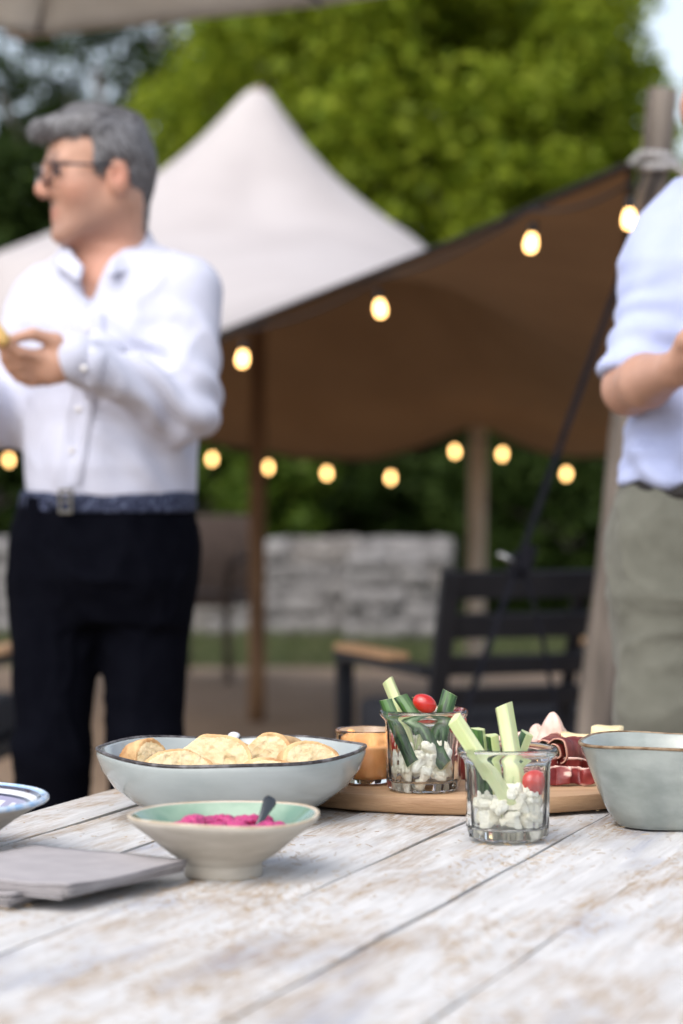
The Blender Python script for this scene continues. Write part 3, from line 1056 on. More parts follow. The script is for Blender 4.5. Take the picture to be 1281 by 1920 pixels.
for hi, kn_, an in ((hipL, kneL, ankL), (hipR, kneR, ankR)):
    B.cap(hi, kn_, .078, .052, .03); B.cap(kn_, an, .052, .036, .02)
    B.cap(an, an + (0, .02, -.04), .036, .03, .02); B.cap(an + (0, .02, -.05), (an[0] - .02, an[1] - .15, .03), .032, .024, .02)
V, Q = B.nets(1)
skin_tones(mesh_obj('body', V, Q, MATS['skin'], man), V, Hc, HR)
for s in (-1, 1):
    mesh_obj('eye', *tube([hp(.086, s * .033, .011), hp(.0905, s * .033, .011), hp(.093, s * .033, .0105)], [.009, .007, .002], 10), MATS['spectacle'], man)

# shirt
S = Field((-.42, -.48, .98), (.34, .26, 1.60), .0058)
S.loft([(1.035, .002, 0, .144, .112), (1.07, .004, -.002, .153, .128), (1.12, .004, -.004, .156, .132), (1.20, .002, 0, .161, .124), (1.30, 0, 0, .172, .122), (1.38, 0, 0, .176, .115), (1.45, 0, .008, .150, .092), (1.505, .003, .015, .092, .068)], YAW, .03)
S.cap(shR + (.035, 0, .0), shL - (.03, 0, 0), .054, .054, .05)
S.cap(neck1 + np.array((.03, .02, .0)), shL, .045, .05, .03); S.cap(neck1 + np.array((-.03, .02, -.01)), shR, .045, .05, .03)
S.cap(shL, elL, .064, .060, .03); S.cap(elL, wrL + (wrL - elL) * 0.02, .060, .038, .015)
S.cap(wrL - (wrL - elL) * .20, wrL + (wrL - elL) * .02, .0445, .0430, .002)
S.cap(shR, elR, .060, .060, .03); S.cap(elR, wrR, .060, .038, .02)
# open neck
for dy_ in (-.05, -.075, -.10, -.125, -.15, -.175):
    S.cap(L1(172, 462, dy_), L1(167, 590, dy_), .038, .003, .005, 's')
S.cap(np.array(neck1) + (0, -.02, .0), hp(-.03, 0, -.05), .068, .066, .006, 's')
# collar leaves
def leaf(a0, a1, b0, b1, r=.0065, n=9):
    for k in range(n):
        q = k / (n - 1)
        S.cap(np.array(a0) * (1 - q) + np.array(a1) * q, np.array(b0) * (1 - q) + np.array(b1) * q, r, r, .004)
leaf(L1(270, 428, .03), L1(212, 492, -.09), L1(302, 492, -.03), L1(208, 516, -.125))
leaf(L1(270, 428, .03), L1(238, 420, .09), L1(302, 492, -.03), L1(270, 470, .10))
leaf(L1(124, 462, -.03), L1(150, 502, -.10), L1(104, 496, -.045), L1(146, 524, -.125))
V, Q = S.nets(1)
Vw = wrinkle(V, Q, .0055, 7, 3.0, 1.8, (1.3, 1, .5))
kk = np.clip((V[:, 2] - 1.06) / .04, 0, 1)[:, None]
V = V * (1 - kk) + Vw * kk
# drag folds across the elbow and down from the shoulder
Nn = normals(V, Q)
de = np.linalg.norm(V - (elL + np.array((-.02, -.03, .02))), axis=1)
V += Nn * (0.010 * np.exp(-(de / .12) ** 2) * np.sin((V @ np.array((60, 30, 75.))) + 2.5 * vnoise(V * 14)))[:, None]
V += Nn * (0.0035 * np.exp(-((V[:, 2] - 1.15) / .06) ** 2) * np.sin(V @ np.array((85, 0, 12.)) + 2 * vnoise(V * 9)))[:, None]
mesh_obj('shirt', V, Q, MATS['shirt_white'], man)
from mathutils.bvhtree import BVHTree
bvh = BVHTree.FromPolygons([tuple(v) for v in V], [tuple(q) for q in Q.tolist()])
pts = []
for k in range(30):
    q = k / 29
    px, py = 167 - 45 * q + 6 * math.sin(q * 3), 592 + 318 * q
    d = ray(px, py); o_ = Vector((0, 0, CAMZ)) - O1
    h = bvh.ray_cast(o_, d.normalized())[0]
    if h is not None: pts.append(h)
vs, fs = [], []
for i, p in enumerate(pts):
    for sx in (-.014, -.012, .012, .014):
        h = bvh.ray_cast(p + Vector((sx, -.15, 0)), Vector((.12, 1, 0)).normalized())[0] or p + Vector((sx, 0, 0))
        vs.append(h + Vector((0, -.0035 if abs(sx) < .013 else .001, 0)))
for i in range(len(pts) - 1):
    for k in range(3):
        fs.append((4 * i + k, 4 * i + k + 1, 4 * i + 5 + k, 4 * i + 4 + k))
pl_ = mesh_obj('placket', vs, fs, MATS['shirt_white'], man)
mat('button', (0.72, 0.70, 0.68), None, rough=.3)
for i in range(2, len(pts) - 1, 7):
    b_ = revolve('button', [(0, -.0015), (.0048, -.0015), (.0055, 0), (.0048, .0012), (0, .0008)], MATS['button'], pl_, 14, loc=pts[i] + Vector((0, -.0055, 0)))
    b_.rotation_euler = (math.pi / 2, 0, 0)
# front placket and buttons
tr = Field((-.30, -.34, .0), (.26, .26, 1.09), .0065)
tr.loft([(.84, -.012, 0, .150, .085), (.92, -.012, 0, .168, .122), (1.0, -.006, 0, .163, .124), (1.068, -.006, 0, .160, .122)], YAW, .02)
for hi, kn_, an, lx in ((hipL, kneL, ankL, .0), (hipR, kneR, ankR, .0)):
    tr.cap(hi, kn_, .090, .067, .03); tr.cap(kn_, (an[0], an[1], .055), .067, .058, .03)
V, Q = tr.nets(1)
V = wrinkle(V, Q, .006, 9, 8.0, 1.4, (1, 1, .6))
mesh_obj('trousers', V, Q, MATS['trousers_navy'], man)
bl = Field((-.25, -.22, 1.02), (.23, .22, 1.12), .004)
bl.loft([(1.038, -.003, 0, .164, .128), (1.076, -.002, 0, .161, .127)], YAW, .004)
V, Q = bl.nets(1)
belt = mesh_obj('belt', V, Q, MATS['belt_navy'], man)
bk_ = L1(122, 950, -.105)
bm = bmesh.new()
for a, b, c, d in ((0, .019, .034, .006), (0, -.019, .034, .006), (.016, 0, .006, .044), (-.016, 0, .006, .044), (0, 0, .026, .004)):
    box_bm(c * .8, .006, d, (a * .8, 0, b), .0015, bm)
bm_obj('buckle', bm, MATS['brass'], belt, loc=(bk_[0] + .005, bk_[1] - .03, 1.058), rot=(0, 0, math.radians(-32)))
for an in (ankL, ankR):
    sh = Field((an[0] - .1, an[1] - .24, -.01), (an[0] + .1, an[1] + .12, .12), .006)
    sh.cap((an[0], an[1] + .03, .045), (an[0] - .02, an[1] - .16, .036), .045, .034, .02)
    sh.cut(lambda X, Y, Z: Z - .0 + 0 * X + 0 * Y, .004)
    V, Q = sh.nets(1); mesh_obj('shoe', V, Q, MATS['leather'], man)

# hair
Hf = Field(Hc - .18, Hc + .20, .0042)
Hf.ell(hp(-.006, 0, .038), (.090, .081, .088), HR, .01)
Hf.cap(hp(.03, .03, .090), hp(.112, .012, .087), .034, .015, .03)
Hf.cap(hp(.03, -.03, .096), hp(.104, -.02, .088), .034, .015, .03)
Hf.cap(hp(-.05, 0, .090), hp(.04, 0, .099), .028, .026, .03)
Hf.cap(hp(-.058, 0, .02), hp(-.052, 0, -.078), .036, .028, .03)
Hf.cap(hp(.014, .064, .03), hp(.018, .066, -.004), .013, .008, .01); Hf.cap(hp(.014, -.064, .03), hp(.018, -.066, -.004), .013, .008, .01)


def hloc(X, Y, Z):
    x, y, z = X - Hc[0], Y - Hc[1], Z - Hc[2]
    return [HR[i, 0] * x + HR[i, 1] * y + HR[i, 2] * z for i in range(3)]


def face_cut(X, Y, Z):
    a, b, c = hloc(X, Y, Z)
    d1 = np.maximum(.030 - a, c - (.076 - .10 * (a - .03)))           # face below the hairline
    d2 = np.maximum(-.026 - a - .30 * (c + .02), c - .004)                 # in front of and below the ear
    d2 = np.maximum(d2, .0 * a - 1)
    d3 = c + .098
    ear = np.sqrt(((a + .012) / .9) ** 2 + (c + .004) ** 2) - .036
    return np.minimum(np.minimum(d1, d2), np.minimum(d3, np.maximum(ear, .066 - np.abs(b))))


def sb_keep(X, Y, Z):
    return face_cut(X, Y, Z)


Hf.cut(face_cut, .010)
V, Q = Hf.nets(1)
Nn = normals(V, Q)
loc = (V - Hc) @ HR.T
V = V + Nn * (.0022 * fbm(loc * np.array((20, 60, 45)), 2))[:, None]
mesh_obj('hair', V, Q, MATS['hair_grey'], man)
# loose strands laid over the scalp: forward over the top, back and down at the sides
mat('hair_strand', (0.045, 0.040, 0.040), (0.33, 0.33, 0.35), island=True, rough=.45, spec=.4, lo=.1, hi=1.0)
ns = 8000
pick = rng.integers(0, len(V), ns)
bp_, bn = V[pick], normals(V, Q)[pick]
lc = (bp_ - Hc) @ HR.T
top = np.clip((lc[:, 2] - .06) / .05, 0, 1)[:, None]
flow = (top * np.array((1, .25, .12)) + (1 - top) * np.array((-.55, 0, -.9))) @ HR
flow = flow + rng.normal(size=(ns, 3)) * .10
flow -= bn * (flow * bn).sum(1)[:, None]
flow /= np.linalg.norm(flow, axis=1)[:, None] + 1e-9
wd = np.cross(bn, flow)
Ls = rng.uniform(.022, .048, ns)[:, None]
rows_ = []
for k in range(4):
    q = k / 3
    cpt = bp_ + flow * Ls * (q - .35) + bn * (.0022 + .0025 * math.sin(math.pi * q) - .005 * q * q)
    w_ = .0008 * (1 - .75 * q)
    rows_ += [cpt - wd * w_, cpt + wd * w_]
Vs = np.stack(rows_, 1).reshape(-1, 3)
i0 = np.arange(ns)[:, None] * 8
Fs_ = np.concatenate([i0 + np.array((2 * k, 2 * k + 1, 2 * k + 3, 2 * k + 2)) for k in range(3)])
tag(mesh_obj('hair_strands', Vs, Fs_, MATS['hair_strand'], man), kind='stuff')
# spectacles
for s in (-1, 1):
    g = []
    for k in range(25):
        th = 2 * math.pi * k / 24
        ex = abs(math.cos(th)) ** .6 * math.copysign(1, math.cos(th)); ez = abs(math.sin(th)) ** .6 * math.copysign(1, math.sin(th))
        g.append(hp(.112 - .010 * (ex * s * .5 + .5 if False else (abs(ex) if ex * s > 0 else 0)), s * .035 + .025 * ex, .010 + .0185 * ez))
    rim = tube_obj('spectacle_rim', g, .0017, MATS['spectacle'], man, 6)
    c0 = hp(.108, s * .035, .010)
    mesh_obj('lens', [c0] + [Vector(q) for q in g[:-1]], [(0, 1 + k, 1 + (k + 1) % 24) for k in range(24)], MATS['lens_tint'], rim)
    tube_obj('spectacle_arm', [hp(.102, s * .060, .020), hp(.09, s * .071, .021), hp(.03, s * .079, .018), hp(-.012, s * .083, .016), hp(-.034, s * .080, -.006)], [.003, .003, .0026, .0024, .002], MATS['spectacle'], man, 6)
tube_obj('spectacle_bridge', [hp(.112, .011, .016), hp(.116, 0, .019), hp(.112, -.011, .016)], .002, MATS['spectacle'], man, 6)
# morsel held between thumb and fingers
mat('bread_crust_small', (0.50, 0.28, 0.08), (0.72, 0.52, 0.20), 40, 0.7, 0.5, 90)
F = Field((-.06, -.06, -.06), (.06, .06, .06), .003)
a, b = L1(6, 638, -.345), L1(-28, 596, -.345)
c = (a + b) / 2
F.cap(a - c, b - c, .012, .013, .01)
V, Q = F.nets(1)
o = mesh_obj('bread_stick', wrinkle(V, Q, .003, 60, 1), Q, MATS['bread_crust_small'], None, loc=O1 + Vector(c))
tag(o, 'golden morsel of bread held in the fingers of the person in the white shirt', 'bread')

# ---------------------------------------------------------------- the person in the light blue shirt
D2 = 3.70
O2 = Vector((P(1378, 900, D2).x, D2, 0))
man2 = empty('person', O2)
tag(man2, 'person in light blue shirt with rolled sleeves and olive trousers, cut off by the frame', 'person')
L2 = lambda px, py, dy=0.0: np.array(P(px, py, D2 + dy) - O2)
Hc2 = L2(1380, 184, -.02); HR2 = hframe((-.50, -.86, -.06))
hp2 = lambda x, y, z: Hc2 + HR2.T @ np.array((x, y, z))
Y2 = math.radians(-14)
shR2, elR2, wrR2 = L2(1284, 452, .02), L2(1180, 728, -.06), L2(1262, 694, -.26)
mir = lambda p: np.array((-p[0], p[1] - .06, p[2]))
shL2, elL2, wrL2 = mir(shR2), mir(elR2), np.array((.04, -.30, wrR2[2] + .03))
neck2 = L2(1372, 380, .02)
B = Field((-.34, -.50, -.02), (.34, .24, 1.86), .0055)
head(B, Hc2, HR2, neck2)
B.loft([(.90, 0, 0, .130, .08), (1.0, 0, 0, .155, .11), (1.15, 0, 0, .15, .11), (1.3, 0, 0, .165, .11), (1.42, 0, 0, .17, .10), (1.5, 0, .01, .14, .08), (1.56, 0, .015, .085, .06)], Y2, .03)
B.cap(shR2 + (.03, 0, 0), shL2 - (.03, 0, 0), .05, .05, .04)
B.cap(shR2, elR2, .048, .041, .02); B.cap(elR2, elR2 + (wrR2 - elR2) * .4, .039, .040, .012); B.cap(elR2 + (wrR2 - elR2) * .4, wrR2, .040, .026, .012)
B.cap(shL2, elL2, .048, .041, .02); B.cap(elL2, wrL2, .042, .028, .012)
hand(B, wrR2, (.75, -.55, .30), (.2, .2, 1), (-.3, -1, .4), .75)
hand(B, wrL2, (-.8, -.35, .15), (-.1, .4, 1), (.2, -1, .5), .7)
hips = [(L2(1262, 1010, .0), L2(1258, 1330, -.02), L2(1262, 1900, .05)), (L2(1494, 1010, .0), L2(1500, 1330, -.02), L2(1496, 1900, .05))]
for hi, kn_, an in hips:
    an[2] = .09
    B.cap(hi, kn_, .080, .055, .03); B.cap(kn_, an, .055, .037, .02)
    B.cap(an + (0, .02, -.05), (an[0] - .03, an[1] - .15, .03), .032, .024, .02)
V, Q = B.nets(1)
skin_tones(mesh_obj('body', V, Q, MATS['skin_pale'], man2), V, Hc2, HR2)
S = Field((-.36, -.34, 1.02), (.36, .26, 1.66), .006)
for sh, el, wr in ((shR2, elR2, wrR2), (shL2, elL2, wrL2)):
    d = (wr - el) / np.linalg.norm(wr - el)
    ud = (el - sh) / np.linalg.norm(el - sh)
    S.cap(sh, el - ud * .045, .060, .053, .04)
    for q in (.052, .030):
        S.cap(el - ud * q, el - ud * (q - .014), .0555, .054, .004)
    S.cut(lambda X, Y, Z: np.maximum(-((X - el[0]) * ud[0] + (Y - el[1]) * ud[1] + (Z - el[2]) * ud[2]) - .006, np.sqrt((X - el[0]) ** 2 + (Y - el[1]) ** 2 + (Z - el[2]) ** 2) - .085), .004)
S.loft([(1.088, 0, 0, .176, .132), (1.115, 0, 0, .180, .136), (1.16, 0, 0, .164, .126), (1.25, 0, 0, .160, .122), (1.34, 0, 0, .176, .125), (1.43, 0, 0, .182, .115), (1.50, 0, .008, .150, .092), (1.56, 0, .015, .092, .068)], Y2, .03)
S.cap(shR2 + (.03, 0, 0), shL2 - (.03, 0, 0), .056, .056, .05)
S.cap(neck2 + np.array((0, -.02, 0)), hp2(-.03, 0, -.05), .070, .066, .006, 's')
S.cap(hp2(.05, 0, -.13), L2(1362, 520, -.2), .045, .004, .006, 's')
V, Q = S.nets(1)
V = wrinkle(V, Q, .0045, 7, 23.0, 1.8, (1.2, 1, .55))
Nn = normals(V, Q)
de = np.linalg.norm(V - elR2, axis=1)
V += Nn * (.006 * np.exp(-(de / .13) ** 2) * np.sin(V @ np.array((20, 20, 120.)) + 3 * vnoise(V * 12)))[:, None]
V += Nn * (.006 * np.exp(-((V[:, 2] - 1.12) / .07) ** 2) * np.sin(V @ np.array((70, 0, 60.)) + 2 * vnoise(V * 9)))[:, None]
mesh_obj('shirt', V, Q, MATS['shirt_blue'], man2)
tr = Field((-.30, -.30, 0), (.30, .28, 1.12), .0065)
tr.loft([(.84, 0, 0, .150, .09), (.92, 0, 0, .182, .126), (1.0, 0, 0, .172, .124), (1.085, 0, 0, .165, .122)], Y2, .02)
for hi, kn_, an in hips:
    tr.cap(hi, kn_, .098, .080, .04); tr.cap(kn_, (an[0], an[1], .06), .080, .068, .03)
V, Q = tr.nets(1)
V = wrinkle(V, Q, .0055, 8, 41.0, 1.4, (.5, 1, 1.3))
mesh_obj('trousers', V, Q, MATS['trousers_olive'], man2)
bl = Field((-.25, -.22, 1.03), (.25, .22, 1.12), .005)
bl.loft([(1.066, 0, 0, .172, .129), (1.104, 0, 0, .1715, .1285)], Y2, .004)
V, Q = bl.nets(1)
belt = mesh_obj('belt', V, Q, MATS['belt_black'], man2)
for hi, kn_, an in hips:
    sh = Field((an[0] - .1, an[1] - .24, -.01), (an[0] + .1, an[1] + .12, .12), .006)
    sh.cap((an[0], an[1] + .03, .045), (an[0] - .03, an[1] - .16, .036), .045, .034, .02)
    sh.cut(lambda X, Y, Z: Z + 0 * X + 0 * Y, .004)
    V, Q = sh.nets(1); mesh_obj('shoe', V, Q, MATS['leather'], man2)
Hf = Field(Hc2 - .18, Hc2 + .2, .005)
Hf.ell(hp2(-.020, 0, .048), (.098, .081, .092), HR2, .01)


def face_cut2(X, Y, Z):
    x, y, z = X - Hc2[0], Y - Hc2[1], Z - Hc2[2]
    a, b, c = [HR2[i, 0] * x + HR2[i, 1] * y + HR2[i, 2] * z for i in range(3)]
    d1 = np.maximum(.02 - a, c - .5)
    d2 = np.maximum(-.035 - a, c - .01)
    return np.minimum(np.minimum(d1, d2), c + .08)


Hf.cut(face_cut2, .01)
V, Q = Hf.nets(1)
mesh_obj('hair', V, Q, MATS['hair_short'], man2)

# ================================================================ the table
TZ = 0.75


def whitewash():
    m = bpy.data.materials.new('whitewashed_wood'); m.use_nodes = True
    n, l = m.node_tree.nodes, m.node_tree.links
    b = n['Principled BSDF']; b.inputs['Roughness'].default_value = 0.62; b.inputs['Specular IOR Level'].default_value = 0.35
    tc = n.new('ShaderNodeTexCoord'); oi = n.new('ShaderNodeObjectInfo')
    ad = n.new('ShaderNodeVectorMath'); ad.operation = 'MULTIPLY_ADD'
    cb = n.new('ShaderNodeCombineXYZ')
    for k in range(3): l.new(oi.outputs['Random'], cb.inputs[k])
    ad.inputs[1].default_value = (7, 13, 5)
    l.new(cb.outputs[0], ad.inputs[0]); l.new(tc.outputs['Object'], ad.inputs[2])

    def noise(scale, stretch, detail=6, rough=0.6, dist=0.0):
        mp = n.new('ShaderNodeMapping'); mp.inputs['Scale'].default_value = stretch
        l.new(ad.outputs[0], mp.inputs['Vector'])
        z = n.new('ShaderNodeTexNoise'); z.inputs['Scale'].default_value = scale; z.inputs['Detail'].default_value = detail
        z.inputs['Roughness'].default_value = rough; z.inputs['Distortion'].default_value = dist
        l.new(mp.outputs[0], z.inputs['Vector'])
        return z.outputs['Fac']

    def ramp(fac, p0, p1, c0=(0, 0, 0), c1=(1, 1, 1)):
        r = n.new('ShaderNodeValToRGB')
        r.color_ramp.elements[0].position, r.color_ramp.elements[1].position = p0, p1
        r.color_ramp.elements[0].color, r.color_ramp.elements[1].color = (*c0, 1), (*c1, 1)
        l.new(fac, r.inputs[0]); return r.outputs[0]

    def mix(fac, a, bcol, amount=1.0):
        x = n.new('ShaderNodeMix'); x.data_type = 'RGBA'
        if amount != 1.0:
            mm = n.new('ShaderNodeMath'); mm.operation = 'MULTIPLY'; mm.inputs[1].default_value = amount
            l.new(fac, mm.inputs[0]); fac = mm.outputs[0]
        l.new(fac, x.inputs[0]); l.new(a, x.inputs[6])
        if isinstance(bcol, tuple): x.inputs[7].default_value = (*bcol, 1)
        else: l.new(bcol, x.inputs[7])
        return x.outputs[2]

    def mul(a, bb):
        x = n.new('ShaderNodeMath'); x.operation = 'MULTIPLY'; l.new(a, x.inputs[0]); l.new(bb, x.inputs[1]); return x.outputs[0]

    grain = noise(14, (9, .55, 9), 8, 0.65, 0.4)
    fine = noise(60, (6, .5, 6), 4, 0.6)
    col = ramp(grain, .30, .62, (.43, .42, .41), (.61, .60, .59))
    # worn brown patches that follow the grain, broken up by fine fibre
    st = mul(ramp(noise(7, (1.9, .60, 1), 8, .68, .5), .468, .625), ramp(fine, .35, .56))
    col = mix(st, col, (.29, .185, .09), .85)
    st2 = mul(ramp(noise(16, (2.0, .55, 1), 8, .7, .3), .55, .69), ramp(fine, .34, .54))
    col = mix(st2, col, (.36, .25, .14), .68)
    # bluish-grey bare spots
    bs = ramp(noise(5.5, (1.6, .6, 1), 4, .5), .57, .67)
    col = mix(mul(bs, ramp(grain, .35, .6)), col, (.24, .255, .32), .75)
    # thin dark fibres and specks
    fb = ramp(noise(34, (8, .28, 8), 5, .7), .66, .74)
    col = mix(fb, col, (.10, .08, .06), .55)
    sp = ramp(noise(150, (1, 1, 1), 2, .5), .72, .77)
    col = mix(sp, col, (.05, .04, .03), .8)
    l.new(col, b.inputs['Base Color'])
    bp = n.new('ShaderNodeBump'); bp.inputs['Strength'].default_value = 0.55; bp.inputs['Distance'].default_value = 0.0022
    l.new(grain, bp.inputs['Height'])
    bp2 = n.new('ShaderNodeBump'); bp2.inputs['Strength'].default_value = 0.5; bp2.inputs['Distance'].default_value = 0.0012
    l.new(fine, bp2.inputs['Height']); l.new(bp.outputs[0], bp2.inputs['Normal'])
    l.new(bp2.outputs[0], b.inputs['Normal'])
    MATS['whitewash'] = m
    return m


whitewash()
mat('table_under', (0.05, 0.04, 0.032), (0.09, 0.075, 0.06), 8, 0.9)
AZ = math.radians(20)
seams = [-1.168, -1.088, -.966, -.844, -.722, -.600, -.478, -.355, -.233, -.11]
Y0, Y1 = 0.75, 2.95
uv = lambda v, u: Vector((u * math.sin(AZ) + v * math.cos(AZ), u * math.cos(AZ) - v * math.sin(AZ), 0))
tc_ = uv(-.64, (Y0 + Y1) / 2)
table = empty('table', tc_, -AZ)
tag(table, 'weathered whitewashed plank table in front', 'table')
for k in range(len(seams) - 1):
    w = seams[k + 1] - seams[k] - 0.0022
    L = Y1 - Y0 + random.uniform(-.012, .012)
    bm = bmesh.new()
    nx, ny = 5, 40
    bmesh.ops.create_grid(bm, x_segments=nx, y_segments=ny, size=0.5)
    for v in bm.verts:
        x, y = v.co.x * w, v.co.y * L
        e = max(0, abs(x) - w / 2 + 0.012) / 0.012
        v.co = Vector((x + 0.0008 * math.sin(y * 23 + k * 5), y, 0.0012 * math.sin(y * 3 + k * 2.1) - 0.0016 * e * e - 0.0006 * math.cos(x / w * 6)))
    ext = bmesh.ops.extrude_edge_only(bm, edges=[e for e in bm.edges if e.is_boundary])
    for v in [q for q in ext['geom'] if isinstance(q, bmesh.types.BMVert)]:
        v.co.z = -0.03
    p = bm_obj('plank', bm, MATS['whitewash'], table, smooth=True, loc=((seams[k] + seams[k + 1]) / 2 + .64, 0, TZ + random.uniform(-.0004, .0004)))
    p.data.set_sharp_from_angle(angle=math.radians(40))
W = seams[-1] - seams[0]
for yy in (-.85, 0, .85):
    bm_obj('batten', box_bm(W - .10, .09, .03, (0, yy, TZ - .048), .003), MATS['table_under'], table)
for sx in (-1, 1):
    bm_obj('apron', box_bm(.025, Y1 - Y0 - .3, .09, (sx * (W / 2 - .10), 0, TZ - .111), .003), MATS['whitewash'], table)
    for sy in (-1, 1):
        bm_obj('leg', box_bm(.075, .075, TZ - .066, (sx * (W / 2 - .15), sy * .93, (TZ - .066) / 2), .006), MATS['whitewash'], table)

# dry grass clippings blown over the boards
mat('straw', (0.26, 0.16, 0.07), (0.48, 0.34, 0.18), island=True, rough=0.8, lo=0, hi=1)
n = 4200
cl = np.stack([rng.uniform(seams[0] + .02, seams[-1] - .02, 46), rng.uniform(1.4, 2.9, 46)], 1)
ci = rng.integers(0, 46, n)
far_ = rng.random(n) < .25
vu = cl[ci] + rng.normal(size=(n, 2)) * np.array((.022, .055))
vu[far_] = np.stack([rng.uniform(seams[0] + .02, seams[-1] - .02, far_.sum()), rng.uniform(1.3, 2.92, far_.sum())], 1)
ok = (vu[:, 0] > seams[0] + .012) & (vu[:, 0] < seams[-1] - .01) & (vu[:, 1] < Y1 - .02)
vu = vu[ok]; n = len(vu)
c = np.stack([vu[:, 1] * math.sin(AZ) + vu[:, 0] * math.cos(AZ), vu[:, 1] * math.cos(AZ) - vu[:, 0] * math.sin(AZ), np.full(n, TZ + .0018)], 1)
an_ = rng.uniform(0, 2 * np.pi, n); L = rng.gamma(2.0, .0009, n) + .0006
dr = np.stack([np.cos(an_), np.sin(an_), rng.uniform(-.05, .35, n)], 1) * L[:, None]
sd_ = np.stack([-np.sin(an_), np.cos(an_), np.zeros(n)], 1) * .00024
up_ = np.array((0, 0, .0005))
V = np.stack([c - dr * .2 - sd_, c - dr * .2 + sd_, c - dr * .2 + up_, c + dr * 1.8 - sd_ * .6, c + dr * 1.8 + sd_ * .6, c + dr * 1.8 + up_], 1).reshape(-1, 3)
i0 = np.arange(n)[:, None] * 6
Fq = np.concatenate([i0 + np.array((0, 1, 4, 3)), i0 + np.array((1, 2, 5, 4)), i0 + np.array((2, 0, 3, 5))])
o = mesh_obj('clippings', V, Fq, MATS['straw'], smooth=False)
tag(o, 'dry brown grass clippings strewn over the whitewashed planks', 'clippings', kind='stuff')

# ================================================================ crockery
mat('glaze_blue', (0.285, 0.32, 0.315), (0.42, 0.45, 0.445), 9, 0.16, 0.10, 14, coat=0.4, lo=.3, hi=.7, stretch=(1, 1, 2.5))
mat('glaze_sage', (0.17, 0.195, 0.18), (0.345, 0.375, 0.35), 16, 0.2, 0.35, 26, coat=0.4, lo=.3, hi=.68, stretch=(1, 1, 1.6))
mat('rim_dark', (0.030, 0.024, 0.024), (0.17, 0.16, 0.165), 90, 0.3, 0.4, 120, lo=.42, hi=.7)
mat('rim_brown', (0.14, 0.075, 0.03), (0.30, 0.22, 0.14), 90, 0.35, 0.3, 120)
mat('stoneware', (0.40, 0.365, 0.31), (0.48, 0.445, 0.385), 30, 0.55, 0.15, 120, stretch=(1, 1, 4))
mat('glaze_green', (0.13, 0.24, 0.165), (0.31, 0.41, 0.31), 18, 0.12, 0.06, 20, coat=0.5)
mat('rim_tan', (0.42, 0.33, 0.22), (0.55, 0.48, 0.38), 60, 0.4)


def superell(th, p):
    return (abs(math.cos(th)) ** p + abs(math.sin(th)) ** p) ** (-1 / p)


def bowl(name, label, loc, prof, rimr, m, mrim, mod, cat='bowl', inner=None, split=None, n=96, rz=0.0):
    o = empty(name, loc, rz); tag(o, label, cat)
    if inner is None:
        b = revolve('vessel', prof, m, o, n, mod)
    else:
        b = revolve('vessel', prof[:split + 1], m, o, n, mod)
        revolve('glazed_inside', prof[split:], inner, o, n, mod)
    R, z = rimr[0], rimr[1]
    k = rimr[2]
    ring = [(R + k * math.cos(a), z + k * rimr[3] * math.sin(a)) for a in [2 * math.pi * i / 10 for i in range(10)]]
    revolve('rim', ring, mrim, o, n, mod, close=True)
    return o


# big bread bowl
bbl = onz(432, 1552, TZ); bb = Vector((-.1155, 2.505, TZ))


def mod_bread(th, r, z, j):
    q = r / .139
    a = th + .5
    k = 1 + q * q * (0.016 * math.sin(3 * a + 1) + .010 * math.sin(5 * a)) + .05 * q * (superell(th - .12, 2.5) - 1.05)
    return r * k * math.cos(th), r * k * math.sin(th), z + .0028 * q ** 4 * math.sin(2 * a + .6) + .0014 * q ** 4 * math.sin(5 * a)


bowl('bread_bowl', 'wide pale blue-grey glazed bowl with dark speckled rim, full of bread', bb,
     [(0, .004), (.050, .004), (.056, .0), (.064, .0005), (.072, .003), (.099, .014), (.121, .030), (.1335, .047), (.1385, .061), (.139, .068), (.1375, .0692), (.1345, .0665), (.1300, .049), (.1165, .033), (.094, .018), (.064, .010), (0, .009)],
     (.1380, .0682, .0019, 1.0), MATS['glaze_blue'], MATS['rim_dark'], mod_bread)

# small dip bowl on a foot
db = Vector((-.1037, 2.124, TZ))


def mod_dip(th, r, z, j):
    q = r / .084
    k = 1 + q * .008 * math.sin(2 * th + 1)
    return r * k * math.cos(th), r * k * math.sin(th), z + .0012 * q ** 3 * math.sin(2 * th) + .0008 * q ** 3 * math.sin(3 * th + 1)


bowl('dip_bowl', 'beige footed stoneware bowl, green glazed inside, holding pink dip', db,
     [(0, .003), (.028, .003), (.0335, .0), (.0345, .001), (.0338, .010), (.0345, .012), (.048, .021), (.066, .036), (.079, .046), (.0832, .0500), (.0838, .0525), (.0825, .0545), (.0800, .0535),
      (.0785, .0525), (.066, .0425), (.050, .030), (.030, .019), (0, .015)],
     (.0826, .0536, .0016, .8), MATS['stoneware'], MATS['rim_tan'], mod_dip, inner=MATS['glaze_green'], split=12)

# bowl at the edge of the table
gb = Vector((.3265, 2.435, TZ))


def mod_sage(th, r, z, j):
    q = r / .086
    k = 1 + q * (.12 * (superell(th + .35, 3.2) - 1.08)) + .014 * q * math.sin(5 * th + z * 60) + .008 * math.sin(9 * th + z * 130)
    return r * k * math.cos(th), r * k * math.sin(th), z + .0018 * q ** 4 * math.sin(3 * th + 1)


bowl('sage_bowl', 'deep squarish grey-green glazed bowl with brown rim, near the board', gb,
     [(0, .003), (.040, .003), (.046, 0), (.050, .001), (.054, .006), (.062, .020), (.071, .042), (.0785, .062), (.084, .080), (.0855, .0835), (.0845, .085), (.082, .083), (.075, .062), (.067, .042), (.056, .020), (.045, .011), (0, .009)],
     (.0848, .0838, .0016, 1.0), MATS['glaze_sage'], MATS['rim_brown'], mod_sage)


